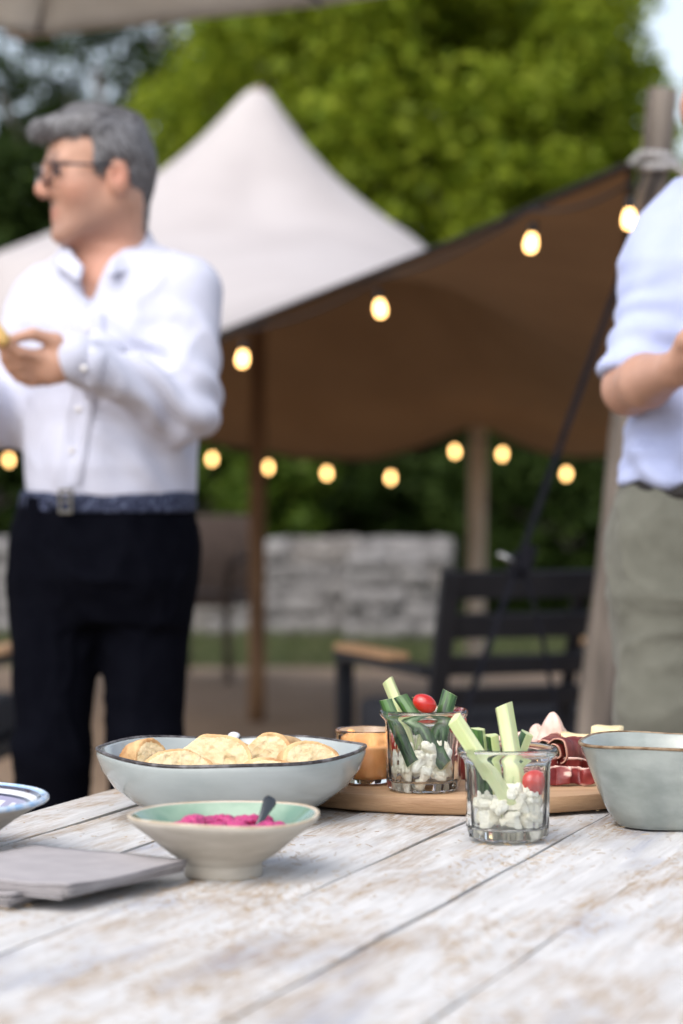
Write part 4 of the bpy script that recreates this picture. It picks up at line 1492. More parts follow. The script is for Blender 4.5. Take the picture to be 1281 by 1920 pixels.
# patterned bowl cut by the frame
def pattern_mat():
    m = bpy.data.materials.new('painted_glaze'); m.use_nodes = True
    n, l = m.node_tree.nodes, m.node_tree.links
    b = n['Principled BSDF']; b.inputs['Roughness'].default_value = .12; b.inputs['Coat Weight'].default_value = .5
    tc = n.new('ShaderNodeTexCoord'); sep = n.new('ShaderNodeSeparateXYZ'); l.new(tc.outputs['Object'], sep.inputs[0])
    cb = n.new('ShaderNodeCombineXYZ'); l.new(sep.outputs[0], cb.inputs[0]); l.new(sep.outputs[1], cb.inputs[1])
    ln = n.new('ShaderNodeVectorMath'); ln.operation = 'LENGTH'; l.new(cb.outputs[0], ln.inputs[0])
    sc = n.new('ShaderNodeMath'); sc.operation = 'DIVIDE'; sc.inputs[1].default_value = .115; l.new(ln.outputs['Value'], sc.inputs[0])
    at = n.new('ShaderNodeMath'); at.operation = 'ARCTAN2'; l.new(sep.outputs[1], at.inputs[0]); l.new(sep.outputs[0], at.inputs[1])
    # ring bands by radius
    r = n.new('ShaderNodeValToRGB'); r.color_ramp.interpolation = 'CONSTANT'
    el = r.color_ramp.elements
    bands = [(0, (.02, .25, .55)), (.56, (.6, .6, .58)), (.64, (.015, .015, .03)), (.68, (.27, .255, .36)), (.83, (.03, .03, .06)), (.855, (.6, .6, .6)), (.90, (.04, .035, .06)), (.93, (.35, .52, .78))]
    el[0].position, el[0].color = 0, (*bands[0][1], 1)
    el[1].position, el[1].color = bands[1][0], (*bands[1][1], 1)
    for p, c in bands[2:]:
        e = el.new(p); e.color = (*c, 1)
    l.new(sc.outputs[0], r.inputs[0])
    # petals in the well and flecks in the wide band
    vo = n.new('ShaderNodeTexVoronoi'); vo.inputs['Scale'].default_value = 90; l.new(tc.outputs['Object'], vo.inputs['Vector'])
    pr = n.new('ShaderNodeValToRGB'); pr.color_ramp.interpolation = 'CONSTANT'
    pe = pr.color_ramp.elements
    pe[0].position, pe[0].color = 0, (.45, .02, .02, 1)
    pe[1].position, pe[1].color = .35, (.01, .30, .62, 1)
    for p, c in ((.62, (.6, .6, .6, 1)), (.78, (.02, .02, .05, 1)), (.88, (.45, .02, .02, 1))):
        pe.new(p).color = c
    sx = n.new('ShaderNodeSeparateColor'); l.new(vo.outputs['Color'], sx.inputs[0]); l.new(sx.outputs[0], pr.inputs[0])
    lt = n.new('ShaderNodeMath'); lt.operation = 'LESS_THAN'; lt.inputs[1].default_value = .56; l.new(sc.outputs[0], lt.inputs[0])
    m1 = n.new('ShaderNodeMix'); m1.data_type = 'RGBA'; l.new(lt.outputs[0], m1.inputs[0]); l.new(r.outputs[0], m1.inputs[6]); l.new(pr.outputs[0], m1.inputs[7])
    ck = n.new('ShaderNodeMath'); ck.operation = 'MULTIPLY'; ck.inputs[1].default_value = 26; l.new(at.outputs[0], ck.inputs[0])
    cs = n.new('ShaderNodeMath'); cs.operation = 'SINE'; l.new(ck.outputs[0], cs.inputs[0])
    g1 = n.new('ShaderNodeMath'); g1.operation = 'GREATER_THAN'; g1.inputs[1].default_value = .25; l.new(cs.outputs[0], g1.inputs[0])
    bA = n.new('ShaderNodeMath'); bA.operation = 'COMPARE'; bA.inputs[1].default_value = .755; bA.inputs[2].default_value = .035; l.new(sc.outputs[0], bA.inputs[0])
    bm_ = n.new('ShaderNodeMath'); bm_.operation = 'MULTIPLY'; l.new(g1.outputs[0], bm_.inputs[0]); l.new(bA.outputs[0], bm_.inputs[1])
    m2 = n.new('ShaderNodeMix'); m2.data_type = 'RGBA'; l.new(bm_.outputs[0], m2.inputs[0]); l.new(m1.outputs[2], m2.inputs[6]); m2.inputs[7].default_value = (.58, .57, .60, 1)
    l.new(m2.outputs[2], b.inputs['Base Color'])
    return m


PM = pattern_mat()
mat('glaze_lightblue', (.30, .48, .72), (.62, .68, .74), 70, .15, coat=.4, lo=.40, hi=.62)
pb = Vector((-.384, 2.215, TZ))
bowl('patterned_bowl', 'painted blue, white and red patterned bowl cut off at the table corner', pb,
     [(0, .003), (.034, .003), (.040, 0), (.043, .002), (.060, .018), (.084, .036), (.104, .048), (.112, .0525), (.1145, .055), (.113, .0575), (.108, .0565), (.100, .051), (.080, .038), (.055, .022), (.035, .013), (0, .011)],
     (.1125, .0553, .0028, 1.0), MATS['stoneware'], MATS['glaze_lightblue'], lambda th, r, z, j: (r * math.cos(th), r * math.sin(th), z), inner=PM, split=9)

# ================================================================ board and glass
mat('board_wood', (0.36, 0.215, 0.115), (0.50, 0.325, 0.19), 4, 0.5, 0.15, 40, stretch=(1.2, 16, 16), lo=.3, hi=.7)
mat('board_end', (0.27, 0.155, 0.08), (0.40, 0.25, 0.14), 10, 0.6, 0.3, 60, stretch=(1.5, 1.5, 9), lo=.3, hi=.7)
BC = Vector((.138, 2.722, TZ + .0025)); BR_, BT = .240, .0175
br = empty('serving_board', BC, math.radians(12)); tag(br, 'thick round wooden serving board carrying jars, meat and cheese', 'board')
revolve('board_edge', [(.20, 0), (BR_ - .003, 0), (BR_, .0025), (BR_, BT - .0025), (BR_ - .0015, BT - .0008)], MATS['board_end'], br, 128)
revolve('board_top', [(BR_ - .0015, BT - .0008), (BR_ - .004, BT), (.15, BT), (0, BT)], MATS['board_wood'], br, 128)
revolve('board_bottom', [(0, 0), (.20, 0)], MATS['board_end'], br, 128)
BZ = BC.z + BT

mat('clear_glass', (0.97, 0.99, 0.985), None, rough=0.0, trans=1.0, ior=1.48)


def facet(th, N_):
    a = 2 * math.pi / N_
    t = (th % a) - a / 2
    return math.cos(a / 2) / math.cos(t)


def jar(label, loc, rz, s=1.0):
    def mod(th, r, z, j):
        k = 1.0
        if j in (2, 3, 4, 5, 6): k = 1 + (facet(th, 10) - 1) * (0.0, 0, .9, 1, 1, .9, .5)[j] * 1.0
        return r * k * s * math.cos(th), r * k * s * math.sin(th), z * s
    o = revolve('glass_jar', [(0, .0035), (.026, .003), (.0345, 0), (.0388, .003), (.0402, .010), (.0412, .062), (.0414, .070), (.0418, .0745), (.0448, .0772), (.0470, .0800), (.0476, .0830), (.0466, .0856), (.0446, .0866), (.0424, .0856),
                              (.0405, .080), (.0392, .070), (.0380, .040), (.0366, .014), (.0345, .0105), (.020, .0092), (0, .009)], MATS['clear_glass'], None, 120, mod, loc=loc)
    o.rotation_euler = (0, 0, rz)
    tag(o, label, 'glass jar')
    return o


J1 = Vector((.0866, 2.545, BZ + .0008)); J2 = Vector((.1600, 2.328, TZ + .0025))
jar('faceted clear glass jar of cucumber standing on the wooden board', J1, .12, .985)
jar('faceted clear glass jar of cucumber standing on the bare planks', J2, .33, 1.02)
OG = Vector((.0280, 2.605, BZ + .0008))
o = revolve('glass_cup', [(0, .003), (.022, .0025), (.0275, 0), (.0292, .002), (.0300, .006), (.0318, .030), (.0345, .052), (.0352, .0565), (.0345, .058), (.0330, .0565), (.0300, .032), (.0278, .010), (.024, .0075), (0, .007)], MATS['clear_glass'], None, 72, None, loc=OG)
tag(o, 'low clear glass of orange dip on the board beside the bread bowl', 'glass')

# orange dip: a lathe-like fill with a ragged, smeared top
mat('orange_dip', (0.86, 0.40, 0.14), (0.90, 0.46, 0.18), 30, 0.45, 0.3, 60, sss=.15)
F = Field((-.036, -.036, .004), (.036, .036, .062), .0013)
F.loft([(.0062, 0, 0, .0245, .0245), (.0085, 0, 0, .0278, .0278), (.012, 0, 0, .0284, .0284), (.032, 0, 0, .0304, .0304), (.040, 0, 0, .0312, .0312)], 0, .001, 2)
for k in range(26):
    a = random.uniform(0, 6.28); r = random.uniform(.003, .024)
    F.ell((r * math.cos(a), r * math.sin(a), .040 + random.uniform(-.002, .004)), (random.uniform(.004, .009), random.uniform(.004, .009), random.uniform(.003, .006)), None, .004)
for a, z in ((1.9, .046), (2.3, .050), (2.7, .047), (3.1, .044), (1.5, .043), (2.5, .042)):
    F.ell((.0268 * math.cos(a), .0268 * math.sin(a), z), (.0055, .0055, .006), None, .004)
V, Q = F.nets(1)
o = mesh_obj('orange_dip', V, Q, MATS['orange_dip'], None, loc=OG)
tag(o, 'smooth orange dip filling the low glass', 'dip')

# ================================================================ food in the jars
mat('cucumber_flesh', (0.50, 0.58, 0.26), (0.66, 0.70, 0.42), 60, 0.28, 0.15, 120, sss=.25, stretch=(1, 1, .15))
mat('cucumber_peel', (0.006, 0.028, 0.006), (0.060, 0.15, 0.030), 240, 0.3, 0.4, 160, stretch=(1, 1, .09), lo=.40, hi=.66, coat=.2)


def cucumber(label, a, b, peel, w=.0135, d=.0105, skin=True, group=None, taper=1.0):
    """a stick from a (top) to b (bottom); peel: direction the green skin faces"""
    a, b = Vector(a), Vector(b)
    L = (a - b).length
    z = (a - b).normalized(); yv = Vector(peel); yv = (yv - z * yv.dot(z)).normalized(); x = yv.cross(z)
    sec = []
    na = 7
    for k in range(na):
        q = -1 + 2 * k / (na - 1)
        sec.append((q * w / 2, d * .5 * (1 - .38 * q * q)))
    sec += [(w * .30, -d * .42), (w * .20, -d * .5), (-w * .20, -d * .5), (-w * .30, -d * .42)]
    nrow = 9
    vs, fs, mi = [], [], []
    m_ = len(sec)
    rr = random.Random(int(L * 1e5) + int(abs(a.x) * 1e4))
    for i in range(nrow):
        q = i / (nrow - 1)
        s = 1.0 - (1 - taper) * q
        cut = 0.0015
        bow = .0012 * math.sin(math.pi * q)
        for px, py in sec:
            dz = (px * .25 if i == nrow - 1 else (-px * .2 if i == 0 else 0))
            vs.append((px * s, py * s + bow, -L / 2 + L * q + dz))
    for i in range(nrow - 1):
        for k in range(m_):
            k2 = (k + 1) % m_
            fs.append((i * m_ + k, i * m_ + k2, (i + 1) * m_ + k2, (i + 1) * m_ + k)); mi.append(1 if (k < na - 1 and skin) else 0)
    fs.append(tuple(range(m_ - 1, -1, -1))); mi.append(0)
    fs.append(tuple(range((nrow - 1) * m_, nrow * m_))); mi.append(0)
    o = mesh_obj('cucumber_stick', vs, fs, [MATS['cucumber_flesh'], MATS['cucumber_peel']], None, False)
    o.data.polygons.foreach_set('material_index', mi)
    md = o.modifiers.new('round', 'BEVEL'); md.width = .0006; md.segments = 2; md.limit_method = 'ANGLE'; md.angle_limit = .7
    M = Matrix((x, yv, z)).transposed().to_4x4(); M.translation = (a + b) / 2
    o.matrix_world = M
    tag(o, label, 'cucumber', group)
    return o


cam_d = Vector((0, -1, .1))
G1, G2 = 'cucumber sticks in the jar on the board', 'cucumber sticks in the jar on the planks'
cucumber('pale cucumber stick sticking up highest from the jar on the board', P(727, 1274, 2.572), P(790, 1425, 2.556), (-.2, 1, .2), .0135, .0125, group=G1)
cucumber('dark-skinned cucumber stick in the jar on the board, nearest the orange dip', P(724, 1312, 2.535), P(776, 1432, 2.517), (-.35, -1, .2), .0145, group=G1)
cucumber('dark-skinned cucumber stick slanting across the middle of the jar on the board', P(751, 1306, 2.553), P(836, 1436, 2.522), (-.1, -1, .3), .0150, group=G1)
cucumber('broad cucumber stick with pale cut top beside the tomato in the jar on the board', P(845, 1300, 2.566), P(812, 1420, 2.552), (-.2, -1, .1), .0175, .015, group=G1)
cucumber('big pale cucumber stick leaning diagonally across the front of the jar on the planks', P(852, 1346, 2.306), P(962, 1508, 2.306), (-.75, .6, 0), .0165, .0130, group=G2, skin=True)
cucumber('tallest cucumber stick, pale and upright, in the jar on the planks', P(943, 1322, 2.338), P(972, 1500, 2.330), (.25, 1, .1), .0180, .0150, group=G2)
cucumber('cucumber stick with one dark green edge, short, mid-jar on the planks', P(922, 1378, 2.352), P(948, 1530, 2.345), (-1, -.25, .1), .0140, .012, group=G2)
cucumber('dark-skinned cucumber stick behind the big pale one in the jar on the planks', P(897, 1366, 2.342), P(918, 1522, 2.338), (-.5, -.7, .1), .0140, .012, group=G2)
cucumber('short cucumber stick leaning towards the tomato in the jar on the planks', P(989, 1374, 2.358), P(955, 1470, 2.352), (-.9, -.3, .3), .0150, .012, group=G2)
cucumber('squat cucumber end low in the jar on the planks', P(962, 1505, 2.318), P(956, 1540, 2.318), (-.6, .6, 0), .0160, .012, group=G2)

mat('tomato', (0.40, 0.010, 0.006), (0.55, 0.022, 0.010), 25, 0.10, sss=.05, coat=.6)
mat('stalk', (0.16, 0.15, 0.05), None, rough=.8)


def tomato(label, c, r, axis, k=1.35):
    o = empty('cherry_tomato', c); tag(o, label, 'tomato', 'cherry tomatoes in the jars')
    ax = Vector(axis).normalized(); M = ax.to_track_quat('Z', 'Y').to_euler()
    o.rotation_euler = M
    pr = [(0, -k * r)] + [(r * math.cos(a) * (1 - .05 * math.sin(a)), k * r * math.sin(a)) for a in np.linspace(-1.4, 1.32, 16)] + [(r * .06, k * r * .955), (0, k * r * .945)]
    revolve('flesh', pr, MATS['tomato'], o, 28)
    tube_obj('stalk', [(0, 0, k * r * .94), (.0005, 0, k * r + .0016)], [.0008, .0005], MATS['stalk'], o, 6)


tomato('plum tomato lying on top of the jar on the board', P(796, 1319, 2.545), .0098, (-.85, .1, .42))
tomato('cherry tomato half hidden inside the jar on the board, by the cucumber end', P(857, 1352, 2.568), .0105, (.2, .3, .9), 1.2)
tomato('cherry tomato behind the dark cucumber in the jar on the board', P(752, 1388, 2.562), .0105, (.1, .3, .9), 1.2)
tomato('round cherry tomato resting on cauliflower in the jar on the planks', P(1001, 1467, 2.318), .0122, (.05, .1, -1), 1.02)

# cauliflower florets
mat('cauliflower', (0.90, 0.84, 0.67), (0.94, 0.92, 0.83), 70, 0.7, 0.3, 400)


def floret(seed):
    r = random.Random(seed)
    F = Field((-.0135, -.0135, -.013), (.0135, .0135, .013), .0007)
    for b in range(4):
        a0 = b * 1.6 + r.uniform(-.3, .3); hub = Vector((.0042 * math.cos(a0), .0042 * math.sin(a0), r.uniform(0, .003)))
        F.cap((0, 0, -.009), hub, .0022, .0032, .002)
        for k in range(11):
            v = Vector((r.gauss(0, 1), r.gauss(0, 1), abs(r.gauss(0, 1)) * .8)).normalized() * r.uniform(.0026, .0042)
            F.ell(hub + v, [r.uniform(.0016, .0029)] * 3, None, .0008)
    pn = Vector((r.gauss(0, 1), r.gauss(0, 1), .2)).normalized(); pd = r.uniform(.0035, .006)
    F.cut(lambda X, Y, Z: pd - (pn.x * X + pn.y * Y + pn.z * Z), .0008)
    V, Q = F.nets(1)
    Nn = normals(V, Q)
    V = V + Nn * (.0004 * fbm(V * 1100 + seed, 2))[:, None]
    o = mesh_obj('cauliflower_floret', V, Q, MATS['cauliflower'])
    me = o.data
    bpy.data.objects.remove(o)
    return me


FL_ = [floret(k) for k in range(4)]
for jc, s_, nm, gp in ((J1, .96, 'white cauliflower floret at the bottom of the jar on the board', 'cauliflower in the jar on the board'),
                       (J2, 1.0, 'white cauliflower floret at the bottom of the jar on the planks', 'cauliflower in the jar on the planks')):
    rr = random.Random(int(jc.x * 1000))
    spots = [(.0235, .019, 8, 0.0), (.0085, .019, 2, .7), (.0240, .034, 8, .4), (.009, .033, 2, .2)] + ([(.020, .045, 4, .3)] if jc is J1 else [(.022, .046, 3, -0.7)])
    for R, z, cnt, ph in spots:
        for k in range(cnt):
            a = ph + 2 * math.pi * k / cnt + rr.uniform(-.1, .1)
            if z > .04 and jc is J2: a = -1.3 + k * .8
            o = bpy.data.objects.new('cauliflower_floret', FL_[rr.randrange(4)])
            o.location = jc + Vector((R * s_ * math.cos(a), R * s_ * math.sin(a), z * s_ + rr.uniform(-.0015, .0015)))
            o.rotation_euler = (rr.uniform(-.9, .9), rr.uniform(-.9, .9), rr.uniform(0, 6.28))
            o.scale = [rr.uniform(1.10, 1.38)] * 3
            link(o); tag(o, nm, 'cauliflower', gp)

# ================================================================ bread
mat('crumb', (0.53, 0.39, 0.20), (0.67, 0.54, 0.335), 75, 0.85, 0.55, 150, sss=.1, lo=.30, hi=.54)
mat('crust', (0.38, 0.19, 0.07), (0.68, 0.48, 0.24), 40, 0.6, 0.5, 110, lo=.3, hi=.66)


def bread(label, c, w, h, th, yaw, pitch=0.0, roll=0.0, seed=0, slant=0.0, chop=None):
    """a piece sliced off a loaf: rounded crust on top, flat porous crumb where the knife went; c is the middle of its foot"""
    r = random.Random(seed)
    F = Field((-w * .62, -th * .95, -.006), (w * .62, th * .95, h * 1.15), .00125)
    sl, sl2 = slant + r.uniform(-.12, .12), r.uniform(-.15, .15)
    ph = [r.uniform(0, 6.28) for _ in range(3)]

    def loaf(X, Y, Z):
        x, z = X / (w / 2), (Z - h * .30) / np.where(Z > h * .30, h * .70, h * .36)
        a = np.arctan2(z, x)
        k = 1 + .07 * np.sin(2 * a + ph[0]) + .05 * np.sin(3 * a + ph[1])
        return ((np.abs(x / k) ** 2.3 + np.abs(z / k) ** 2.3 + 1e-9) ** (1 / 2.3) - 1) * h * .42

    lo_, hi_ = F.lo, F.lo + F.h * F.n
    F.put(lo_, hi_, lambda X, Y, Z: np.maximum(loaf(X, Y, Z), np.abs(Y + sl * X + sl2 * (Z - h * .5)) - th / 2), .0015)
    if chop:
        F.cut(lambda X, Y, Z: chop[2] - (chop[0] * X + chop[1] * Z + .15 * Y), .002)
    for k in range(3):                                              # torn bite out of an edge
        q = r.choice((-1, 1))
        F.ell((r.uniform(-w * .5, w * .5), q * th * .62, h * r.uniform(.3, 1.05)), (r.uniform(.006, .012), r.uniform(.003, .006), r.uniform(.004, .008)), None, .003, 's')
    V, Q = F.nets(1)
    dl = loaf(V[:, 0], V[:, 1], V[:, 2])
    Nn = normals(V, Q)
    cr = np.clip((dl + .0032) / .0022, 0, 1)                         # 1 on the crust, 0 on the crumb
    pores = np.minimum(0, fbm(V * 300 + seed, 2) + .25) * .0011 + np.minimum(0, vnoise(V * 120 + seed * 3) + .42) * .0052
    V = V + Nn * ((1 - cr) * pores + cr * .0010 * fbm(V * 70 + seed, 2))[:, None]
    cen = dl[Q].mean(1)
    o = mesh_obj('bread_slice', V, Q, [MATS['crumb'], MATS['crust']])
    o.data.polygons.foreach_set('material_index', (cen > -.0022).astype(np.int32))
    o.location = c; o.rotation_euler = (pitch, roll, yaw)
    tag(o, label, 'bread', 'bread slices in the bowl')
    return o


def foot(px, D, z=.775):
    p = P(px, 1400, D); p.z = z; return p


bread('small crusty wedge of bread at the far side of the bowl, apart from the rest', foot(268, 2.515, .788), .044, .036, .028, .75, -.25, .25, 1, .3, (.75, .66, .030))
bread('largest bread slice, its pale crumb face standing highest in the bowl', foot(386, 2.500, .775), .084, .060, .024, -.10, -.40, .12, 2, .1, (-.62, .78, .050))
bread('bread slice leaning low in front of the largest slice', foot(338, 2.455, .781), .078, .044, .022, .15, -.50, -.12, 3, 0, (.55, .83, .040))
bread('bit of bread just showing between the largest slice and the crusty chunk', foot(452, 2.575, .775), .042, .044, .024, .3, -.2, 0, 4)
bread('crusty brown-topped chunk of bread in the middle of the right half of the bowl', foot(516, 2.535, .775), .064, .054, .036, -.55, -.25, -.22, 5, -.3, (-.6, .8, .042))
bread('long flat bread slice lying lowest in front of the crusty chunk', foot(516, 2.455, .777), .082, .036, .022, -.08, -.65, .05, 6)
bread('outermost bread slice with a holey face, next to the orange dip', foot(586, 2.500, .780), .062, .046, .026, .35, -.30, -.08, 7, .2, (.5, .86, .042))
bread('bread slice buried under the others in the bowl', foot(430, 2.49, .768), .08, .036, .03, 1.2, -1.2, 0, 8)
# porcelain spoon in the bowl, its tip over the far rim
mat('porcelain', (0.80, 0.80, 0.84), None, rough=.12, coat=.4)
F = Field((-.02, -.08, -.04), (.02, .06, .03), .0014)
F.cap((0, .040, .020), (0, -.035, -.010), .0042, .0036, .002); F.ell((0, .043, .021), (.0068, .007, .0036), None, .004); F.ell((0, -.050, -.015), (.012, .018, .005), None, .006)
V, Q = F.nets(1)
o = mesh_obj('porcelain_spoon', V, Q, MATS['porcelain'], None, loc=P(439, 1379, 2.640) - Vector((0, .043, .021)))
tag(o, 'white rounded spoon tip peeking over the far rim of the bread bowl', 'spoon')

# ================================================================ pink dip and spoon
mat('pink_dip', (0.34, 0.024, 0.115), (0.50, 0.065, 0.20), 60, 0.42, 0.35, 160, sss=.15)
F = Field((-.068, -.060, .018), (.068, .060, .066), .0013)
F.loft([(.0205, 0, 0, .030, .030), (.030, 0, 0, .0470, .0465), (.037, 0, 0, .055, .052), (.0420, 0, 0, .050, .047)], 0, .004, 2)
rr = random.Random(5)
for k in range(75):
    a = rr.uniform(0, 6.28); r = .053 * math.sqrt(rr.random())
    F.ell((r * math.cos(a) * 1.02, r * math.sin(a) * .9, .0415 + .0055 * (1 - r / .05) + rr.uniform(-.001, .0025)), (rr.uniform(.003, .0085), rr.uniform(.003, .0085), rr.uniform(.002, .005)), None, .0022)
F.ell((-.028, -.012, .0465), (.009, .009, .0075), None, .004)
F.ell((-.022, -.004, .0485), (.006, .007, .005), None, .003)
F.ell((-.0555, -.010, .0415), (.0065, .006, .005), None, .003)
V, Q = F.nets(0)
Nn = normals(V, Q)
V = V + Nn * (.0013 * fbm(V * 240, 3))[:, None]
o = mesh_obj('beetroot_dip', V, Q, MATS['pink_dip'], None, loc=db)
tag(o, 'lumpy bright pink dip heaped in the footed bowl', 'dip')
mat('dark_steel', (0.16, 0.165, 0.16), None, rough=.18, metal=1.0)
sa, sb_ = P(482, 1552, 2.118), P(512, 1492, 2.142)
vs, fs = [], []
ax = (sb_ - sa); Ls = ax.length; axn = ax.normalized(); sdv = Vector((1, .15, -.35)); sdv = (sdv - axn * sdv.dot(axn)).normalized(); nv = axn.cross(sdv)
for i in range(15):
    q = -.35 + 1.35 * i / 14
    w = .0026 + .0048 * max(0, q) ** 1.6
    if i == 14: w *= .55
    if i == 13: w *= .88
    cpos = sa + ax * q + nv * (.0035 * q * q)
    for k in range(8):
        a = 2 * math.pi * k / 8
        vs.append(cpos + sdv * math.cos(a) * w + nv * math.sin(a) * .0011)
for i in range(14):
    for k in range(8):
        fs.append((8 * i + k, 8 * i + (k + 1) % 8, 8 * i + 8 + (k + 1) % 8, 8 * i + 8 + k))
fs += [tuple(range(7, -1, -1)), tuple(range(112, 120))]
sp0 = empty('dip_spoon', sa); tag(sp0, 'dark shiny spoon handle rising out of the pink dip', 'spoon')
mesh_obj('handle', [v - sa for v in vs], fs, MATS['dark_steel'], sp0)
F = Field((-.025, -.025, -.012), (.025, .025, .012), .0015)
F.ell((0, 0, 0), (.017, .011, .004), None, .002)
V, Q = F.nets(1)
mesh_obj('spoon_bowl', V, Q, MATS['dark_steel'], sp0, loc=Vector((-.022, -.004, -.018)))

# ================================================================ meat and cheese on the board
def meat_mat(name, c1, c2, fat):
    m = mat(name, c1, c2, 60, .45, .35, 120, sss=.15)
    n, l = m.node_tree.nodes, m.node_tree.links
    at = n.new('ShaderNodeAttribute'); at.attribute_name = 'fat'
    x = n.new('ShaderNodeMix'); x.data_type = 'RGBA'
    src = [k for k in l if k.to_socket == n['Principled BSDF'].inputs['Base Color']][0].from_socket
    l.new(at.outputs['Fac'], x.inputs[0]); l.new(src, x.inputs[6]); x.inputs[7].default_value = (*fat, 1)
    l.new(x.outputs[2], n['Principled BSDF'].inputs['Base Color'])
    return m


meat_mat('cured_ham', (0.13, 0.011, 0.010), (0.25, 0.036, 0.032), (.70, .48, .40))
meat_mat('coppa', (0.10, 0.010, 0.008), (0.21, 0.032, 0.024), (.58, .32, .24))
meat_mat('turkey', (0.66, 0.44, 0.36), (0.74, 0.54, 0.46), (.80, .70, .62))


def ruffle(name, label, c, length, height, folds, amp, yaw, m, seed, tip=0.0, cat='meat', fatw=.12, lean=.4):
    """a thin slice gathered into upright folds"""
    nu, nv = 90, 16
    u = np.linspace(0, 1, nu)[:, None]; v = np.linspace(0, 1, nv)[None, :]
    ph = seed * 1.7
    wv = np.sin(u * folds * 2 * np.pi + ph + .8 * np.sin(u * 9 + ph))
    x = (u - .5) * length + amp * .45 * np.sin(u * folds * 4 * np.pi + ph) * (0.3 + .7 * v)
    y = amp * wv * (.35 + .65 * v) - lean * height * v * v * np.cos(u * 3 + ph)
    z = height * v * (1 - .22 * v * (1 + wv) * .5) * (.72 + .28 * np.sin(np.pi * u)) + tip * v * v * wv * .3
    V = np.stack([x + 0 * v, y + 0 * v, z + 0 * u], -1).reshape(-1, 3)
    V += .0016 * np.stack([fbm(V * 70 + 13 * k + seed, 2) for k in range(3)], 1)
    idx = np.arange(nu * nv).reshape(nu, nv)
    Q = np.stack([idx[:-1, :-1], idx[1:, :-1], idx[1:, 1:], idx[:-1, 1:]], -1).reshape(-1, 4)
    V[:, 2] -= V[:, 2].min()
    o = mesh_obj(name, V, Q, m, None, loc=c)
    o.rotation_euler = (0, 0, yaw)
    fat = np.clip((v + .05 * np.sin(u * 40) + .25 * vnoise(V * 130).reshape(nu, nv) * .4 - (1 - fatw)) / .05, 0, 1)
    fat = np.maximum(fat, np.clip((vnoise(V * np.array((60, 60, 160)) + seed).reshape(nu, nv) - .62) * 6, 0, .8))
    a = o.data.attributes.new('fat', 'FLOAT', 'POINT'); a.data.foreach_set('value', fat.ravel().astype(np.float32))
    md = o.modifiers.new('thickness', 'SOLIDIFY'); md.thickness = .0014; md.offset = 0
    tag(o, label, cat, 'sliced meat on the board')
    return o


def bz(px, D, dz=0.001):
    p = P(px, 1450, D); p.z = BZ + dz; return p


H = MATS['cured_ham']
ruffle('ham_slice', 'lowest ruffled slice of dark red cured ham, by the grey-green bowl', bz(1068, 2.575), .085, .020, 3.2, .0075, .10, H, 1, .004, fatw=.16, lean=.5)
ruffle('ham_slice', 'ruffled cured ham slice just above the lowest one beside the grey-green bowl', bz(1060, 2.60, .008), .090, .022, 3.6, .0080, -.12, H, 2, .004, fatw=.14, lean=.4)
ruffle('ham_slice', 'cured ham slice seen through the glass wall of the jar on the planks', bz(985, 2.60), .075, .028, 3.0, .0080, .25, H, 3, .004, fatw=.12, lean=.35)
ruffle('ham_slice', 'cured ham slice behind the cucumber between the two jars', bz(915, 2.625), .080, .046, 3.0, .0080, -.1, H, 4, .004, fatw=.10, lean=.3)
ruffle('ham_slice', 'cured ham slice at the back of the pile behind the taller cucumber', bz(980, 2.65), .085, .050, 2.6, .0080, .15, H, 5, .004, fatw=.10, lean=.3)


def roll(label, c, r, L, yaw, m, turns=1.6, seed=0, pitch=0.0, flare=.25):
    nu, nv = 110, 20
    u = np.linspace(0, 1, nu)[:, None]; v = np.linspace(0, 1, nv)[None, :]
    th = u * turns * 2 * np.pi
    rad = r * (.30 + .70 * u) * (1 + flare * (v - .5)) * (1 + .06 * np.sin(3 * th + seed))
    x = (v - .5) * L * (1 + .1 * np.sin(th)) + .15 * L * u
    V = np.stack([x, rad * np.cos(th), rad * np.sin(th)], -1).reshape(-1, 3)
    V += .0014 * np.stack([fbm(V * 80 + 13 * k + seed, 2) for k in range(3)], 1)
    idx = np.arange(nu * nv).reshape(nu, nv)
    Q = np.stack([idx[:-1, :-1], idx[1:, :-1], idx[1:, 1:], idx[:-1, 1:]], -1).reshape(-1, 4)
    o = mesh_obj('rolled_slice', V, Q, m, None, loc=c); o.rotation_euler = (0, pitch, yaw)
    fat = np.maximum(np.clip((v - .93) / .04, 0, 1) + 0 * u, np.clip((.05 - v) / .04, 0, 1) + 0 * u)
    fat = np.maximum(fat, np.clip((vnoise(V * np.array((150, 60, 60)) + seed).reshape(nu, nv) - .60) * 6, 0, .8))
    a = o.data.attributes.new('fat', 'FLOAT', 'POINT'); a.data.foreach_set('value', fat.ravel().astype(np.float32))
    md = o.modifiers.new('thickness', 'SOLIDIFY'); md.thickness = .0013; md.offset = 0
    tag(o, label, 'meat', 'sliced meat on the board')
    return o


roll('glossy dark red rolled slice of dried meat standing on the ruffled ham', bz(1058, 2.615, .034), .0165, .046, .95, MATS['coppa'], 1.7, 2, .10)
roll('second dark red rolled slice tucked behind the glossy one', bz(1030, 2.645, .033), .0155, .045, 1.2, MATS['coppa'], 1.7, 5, .0)

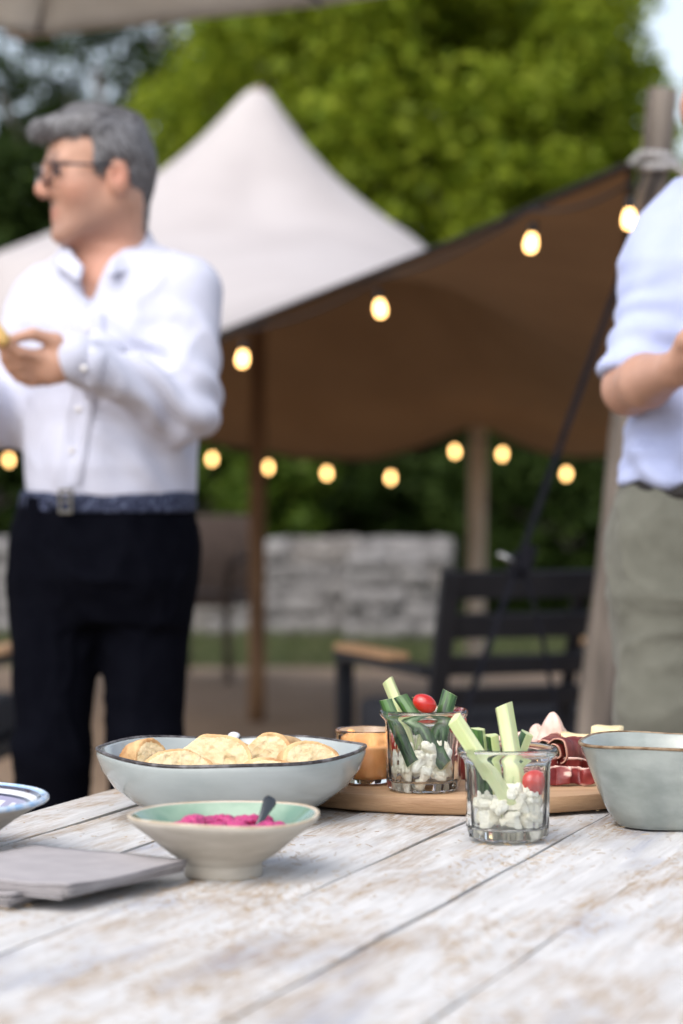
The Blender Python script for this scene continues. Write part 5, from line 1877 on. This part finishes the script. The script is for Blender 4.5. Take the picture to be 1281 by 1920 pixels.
def drape(label, c, rx, ry, h, yaw, m, seed, pitch=0.0):
    """a slice folded over into a soft peak"""
    nu, nv = 64, 18
    u = np.linspace(0, 2 * np.pi, nu, endpoint=False)[:, None]; v = np.linspace(0, 1, nv)[None, :]
    rad = v * (1 + .16 * v * np.sin(4 * u + seed) + .10 * v * np.sin(7 * u + 2 * seed))
    V = np.stack([rx * rad * np.cos(u), ry * rad * np.sin(u), h * (1 - v ** 1.8) + .10 * h * v * np.sin(5 * u + seed)], -1).reshape(-1, 3)
    V += .0022 * np.stack([fbm(V * 60 + 13 * k + seed, 2) for k in range(3)], 1)
    idx = np.arange(nu * nv).reshape(nu, nv)
    nx = np.roll(idx, -1, 0)
    Q = np.stack([idx[:, :-1], idx[:, 1:], nx[:, 1:], nx[:, :-1]], -1).reshape(-1, 4)
    V[:, 2] -= V[:, 2].min()
    o = mesh_obj('turkey_slice', V, Q, m, None, loc=c); o.rotation_euler = (0, pitch, yaw)
    fat = np.clip((v + .1 * vnoise(V * 120).reshape(nu, nv) - .9) / .08, 0, 1) + 0 * u
    a = o.data.attributes.new('fat', 'FLOAT', 'POINT'); a.data.foreach_set('value', fat.ravel().astype(np.float32))
    md = o.modifiers.new('thickness', 'SOLIDIFY'); md.thickness = .0014; md.offset = 0
    tag(o, label, 'meat', 'sliced meat on the board')
    return o


drape('pale pink folded turkey slice rising highest behind the rolled meat', bz(1036, 2.690, .006), .022, .022, .056, .4, MATS['turkey'], 2)
drape('smaller pale pink turkey slice partly hidden behind the jar on the planks', bz(1008, 2.705, .004), .018, .020, .044, 1.4, MATS['turkey'], 5)

mat('cheese', (0.74, 0.60, 0.33), (0.80, 0.68, 0.42), 30, .45, .2, 90, sss=.2)
mat('cheese_rind', (0.36, 0.24, 0.11), (0.55, 0.42, 0.22), 80, .7, .6, 140)


def cheese(label, c, w, d, h, yaw, seed, rind=True, pitch=0.0):
    r = random.Random(seed)
    o = empty('cheese_piece', c, yaw); o.rotation_euler = (pitch, 0, yaw); tag(o, label, 'cheese', 'cheese pieces on the board')
    pts = [(-w / 2, 0), (w / 2, -d * .15), (w * .46, d), (-w * .30, d * .9)]
    bm = bmesh.new()
    lo_ = [bm.verts.new((x, y, 0)) for x, y in pts]; hi_ = [bm.verts.new((x + r.uniform(-.001, .001), y, h * r.uniform(.90, 1.06))) for x, y in pts]
    bm.faces.new(lo_[::-1]); bm.faces.new(hi_)
    for k in range(4): bm.faces.new((lo_[k], lo_[(k + 1) % 4], hi_[(k + 1) % 4], hi_[k]))
    bmesh.ops.subdivide_edges(bm, edges=bm.edges[:], cuts=5, use_grid_fill=True)
    for v in bm.verts:
        q = np.array([[v.co.x, v.co.y, v.co.z]]) * 130 + seed
        v.co += Vector([.0012 * float(fbm(q + 9 * k, 2)[0]) for k in range(3)])
    bm_obj('paste', bm, MATS['cheese'], o, smooth=True)
    if rind:
        bm_obj('rind', box_bm(.0022, d * .96, h * .98, (-w * .40 - .0035, d * .45, h * .49), .0008, M=Matrix.Rotation(-.22, 4, 'Z')), MATS['cheese_rind'], o)
    return o


cheese('pale yellow piece of cheese with brown rind beside the rolled meat and the grey-green bowl', bz(1078, 2.665), .030, .026, .046, .1, 3)
cheese('cream cheese wedge poking up behind the grey-green bowl', bz(1137, 2.660), .034, .028, .053, -.25, 6, False)
cheese('cheese piece lying low behind the other cheese, near the far edge of the board', bz(1100, 2.75), .035, .03, .03, .5, 9, False)

# ================================================================ napkins
mat('napkin', (0.315, 0.295, 0.30), (0.365, 0.34, 0.345), 40, .95, .25, 420)


def napkin(label, corner, yaw, z, size=.168, th=.0034, seed=0):
    """a folded paper napkin; layers show as leaves along its open edges"""
    o = empty('napkin', (corner.x, corner.y, z), yaw); tag(o, label, 'napkin', 'stack of grey napkins')
    r = random.Random(seed)
    lay = 3
    for q in range(lay):
        n_ = 20
        vs, fs = [], []
        sz = size - q * .0012 + r.uniform(-.0022, .0022)
        P_ = []
        for i in range(n_ + 1):
            for j in range(n_ + 1):
                P_.append((i / n_ * sz, j / n_ * sz, 0))
        A = np.array(P_)
        lift = .0022 * fbm(A * 13 + seed * 3.1, 2) + .0018 * np.exp(-((A[:, 0]) ** 2 + (A[:, 1]) ** 2) / .0012) * (1 + q * .5)
        A[:, 2] = q * th / lay + np.maximum(lift, -.0004) * (.4 + .25 * q)
        for p in A: vs.append(tuple(p))
        for i in range(n_):
            for j in range(n_):
                fs.append((i * (n_ + 1) + j, (i + 1) * (n_ + 1) + j, (i + 1) * (n_ + 1) + j + 1, i * (n_ + 1) + j + 1))
        l_ = mesh_obj('paper_layer', vs, fs, MATS['napkin'], o); l_.rotation_euler = (0, 0, r.uniform(-.012, .012)); l_.location = (r.uniform(-.0012, .0012), r.uniform(-.0012, .0012), 0)
        md = l_.modifiers.new('thickness', 'SOLIDIFY'); md.thickness = th / lay * .8; md.offset = 1
    return o


nf = onz(126, 1712, TZ)
ang0 = math.atan2(.146, .0895)
labs = ['lowest grey paper napkin of the stack, lying on the planks', 'grey napkin second from the bottom of the stack', 'grey napkin in the middle of the stack', 'grey napkin just under the topmost one', 'topmost grey folded paper napkin of the stack']
offs = [(-.050, .012, .06), (-.046, .008, .03), (-.006, .003, -.02), (.002, .0, .02), (.0, .0, .0)]
for k in range(5):
    napkin(labs[k], nf + Vector((offs[k][0], offs[k][1], 0)), ang0 + offs[k][2], TZ + .0022 + .0037 * k, seed=k)
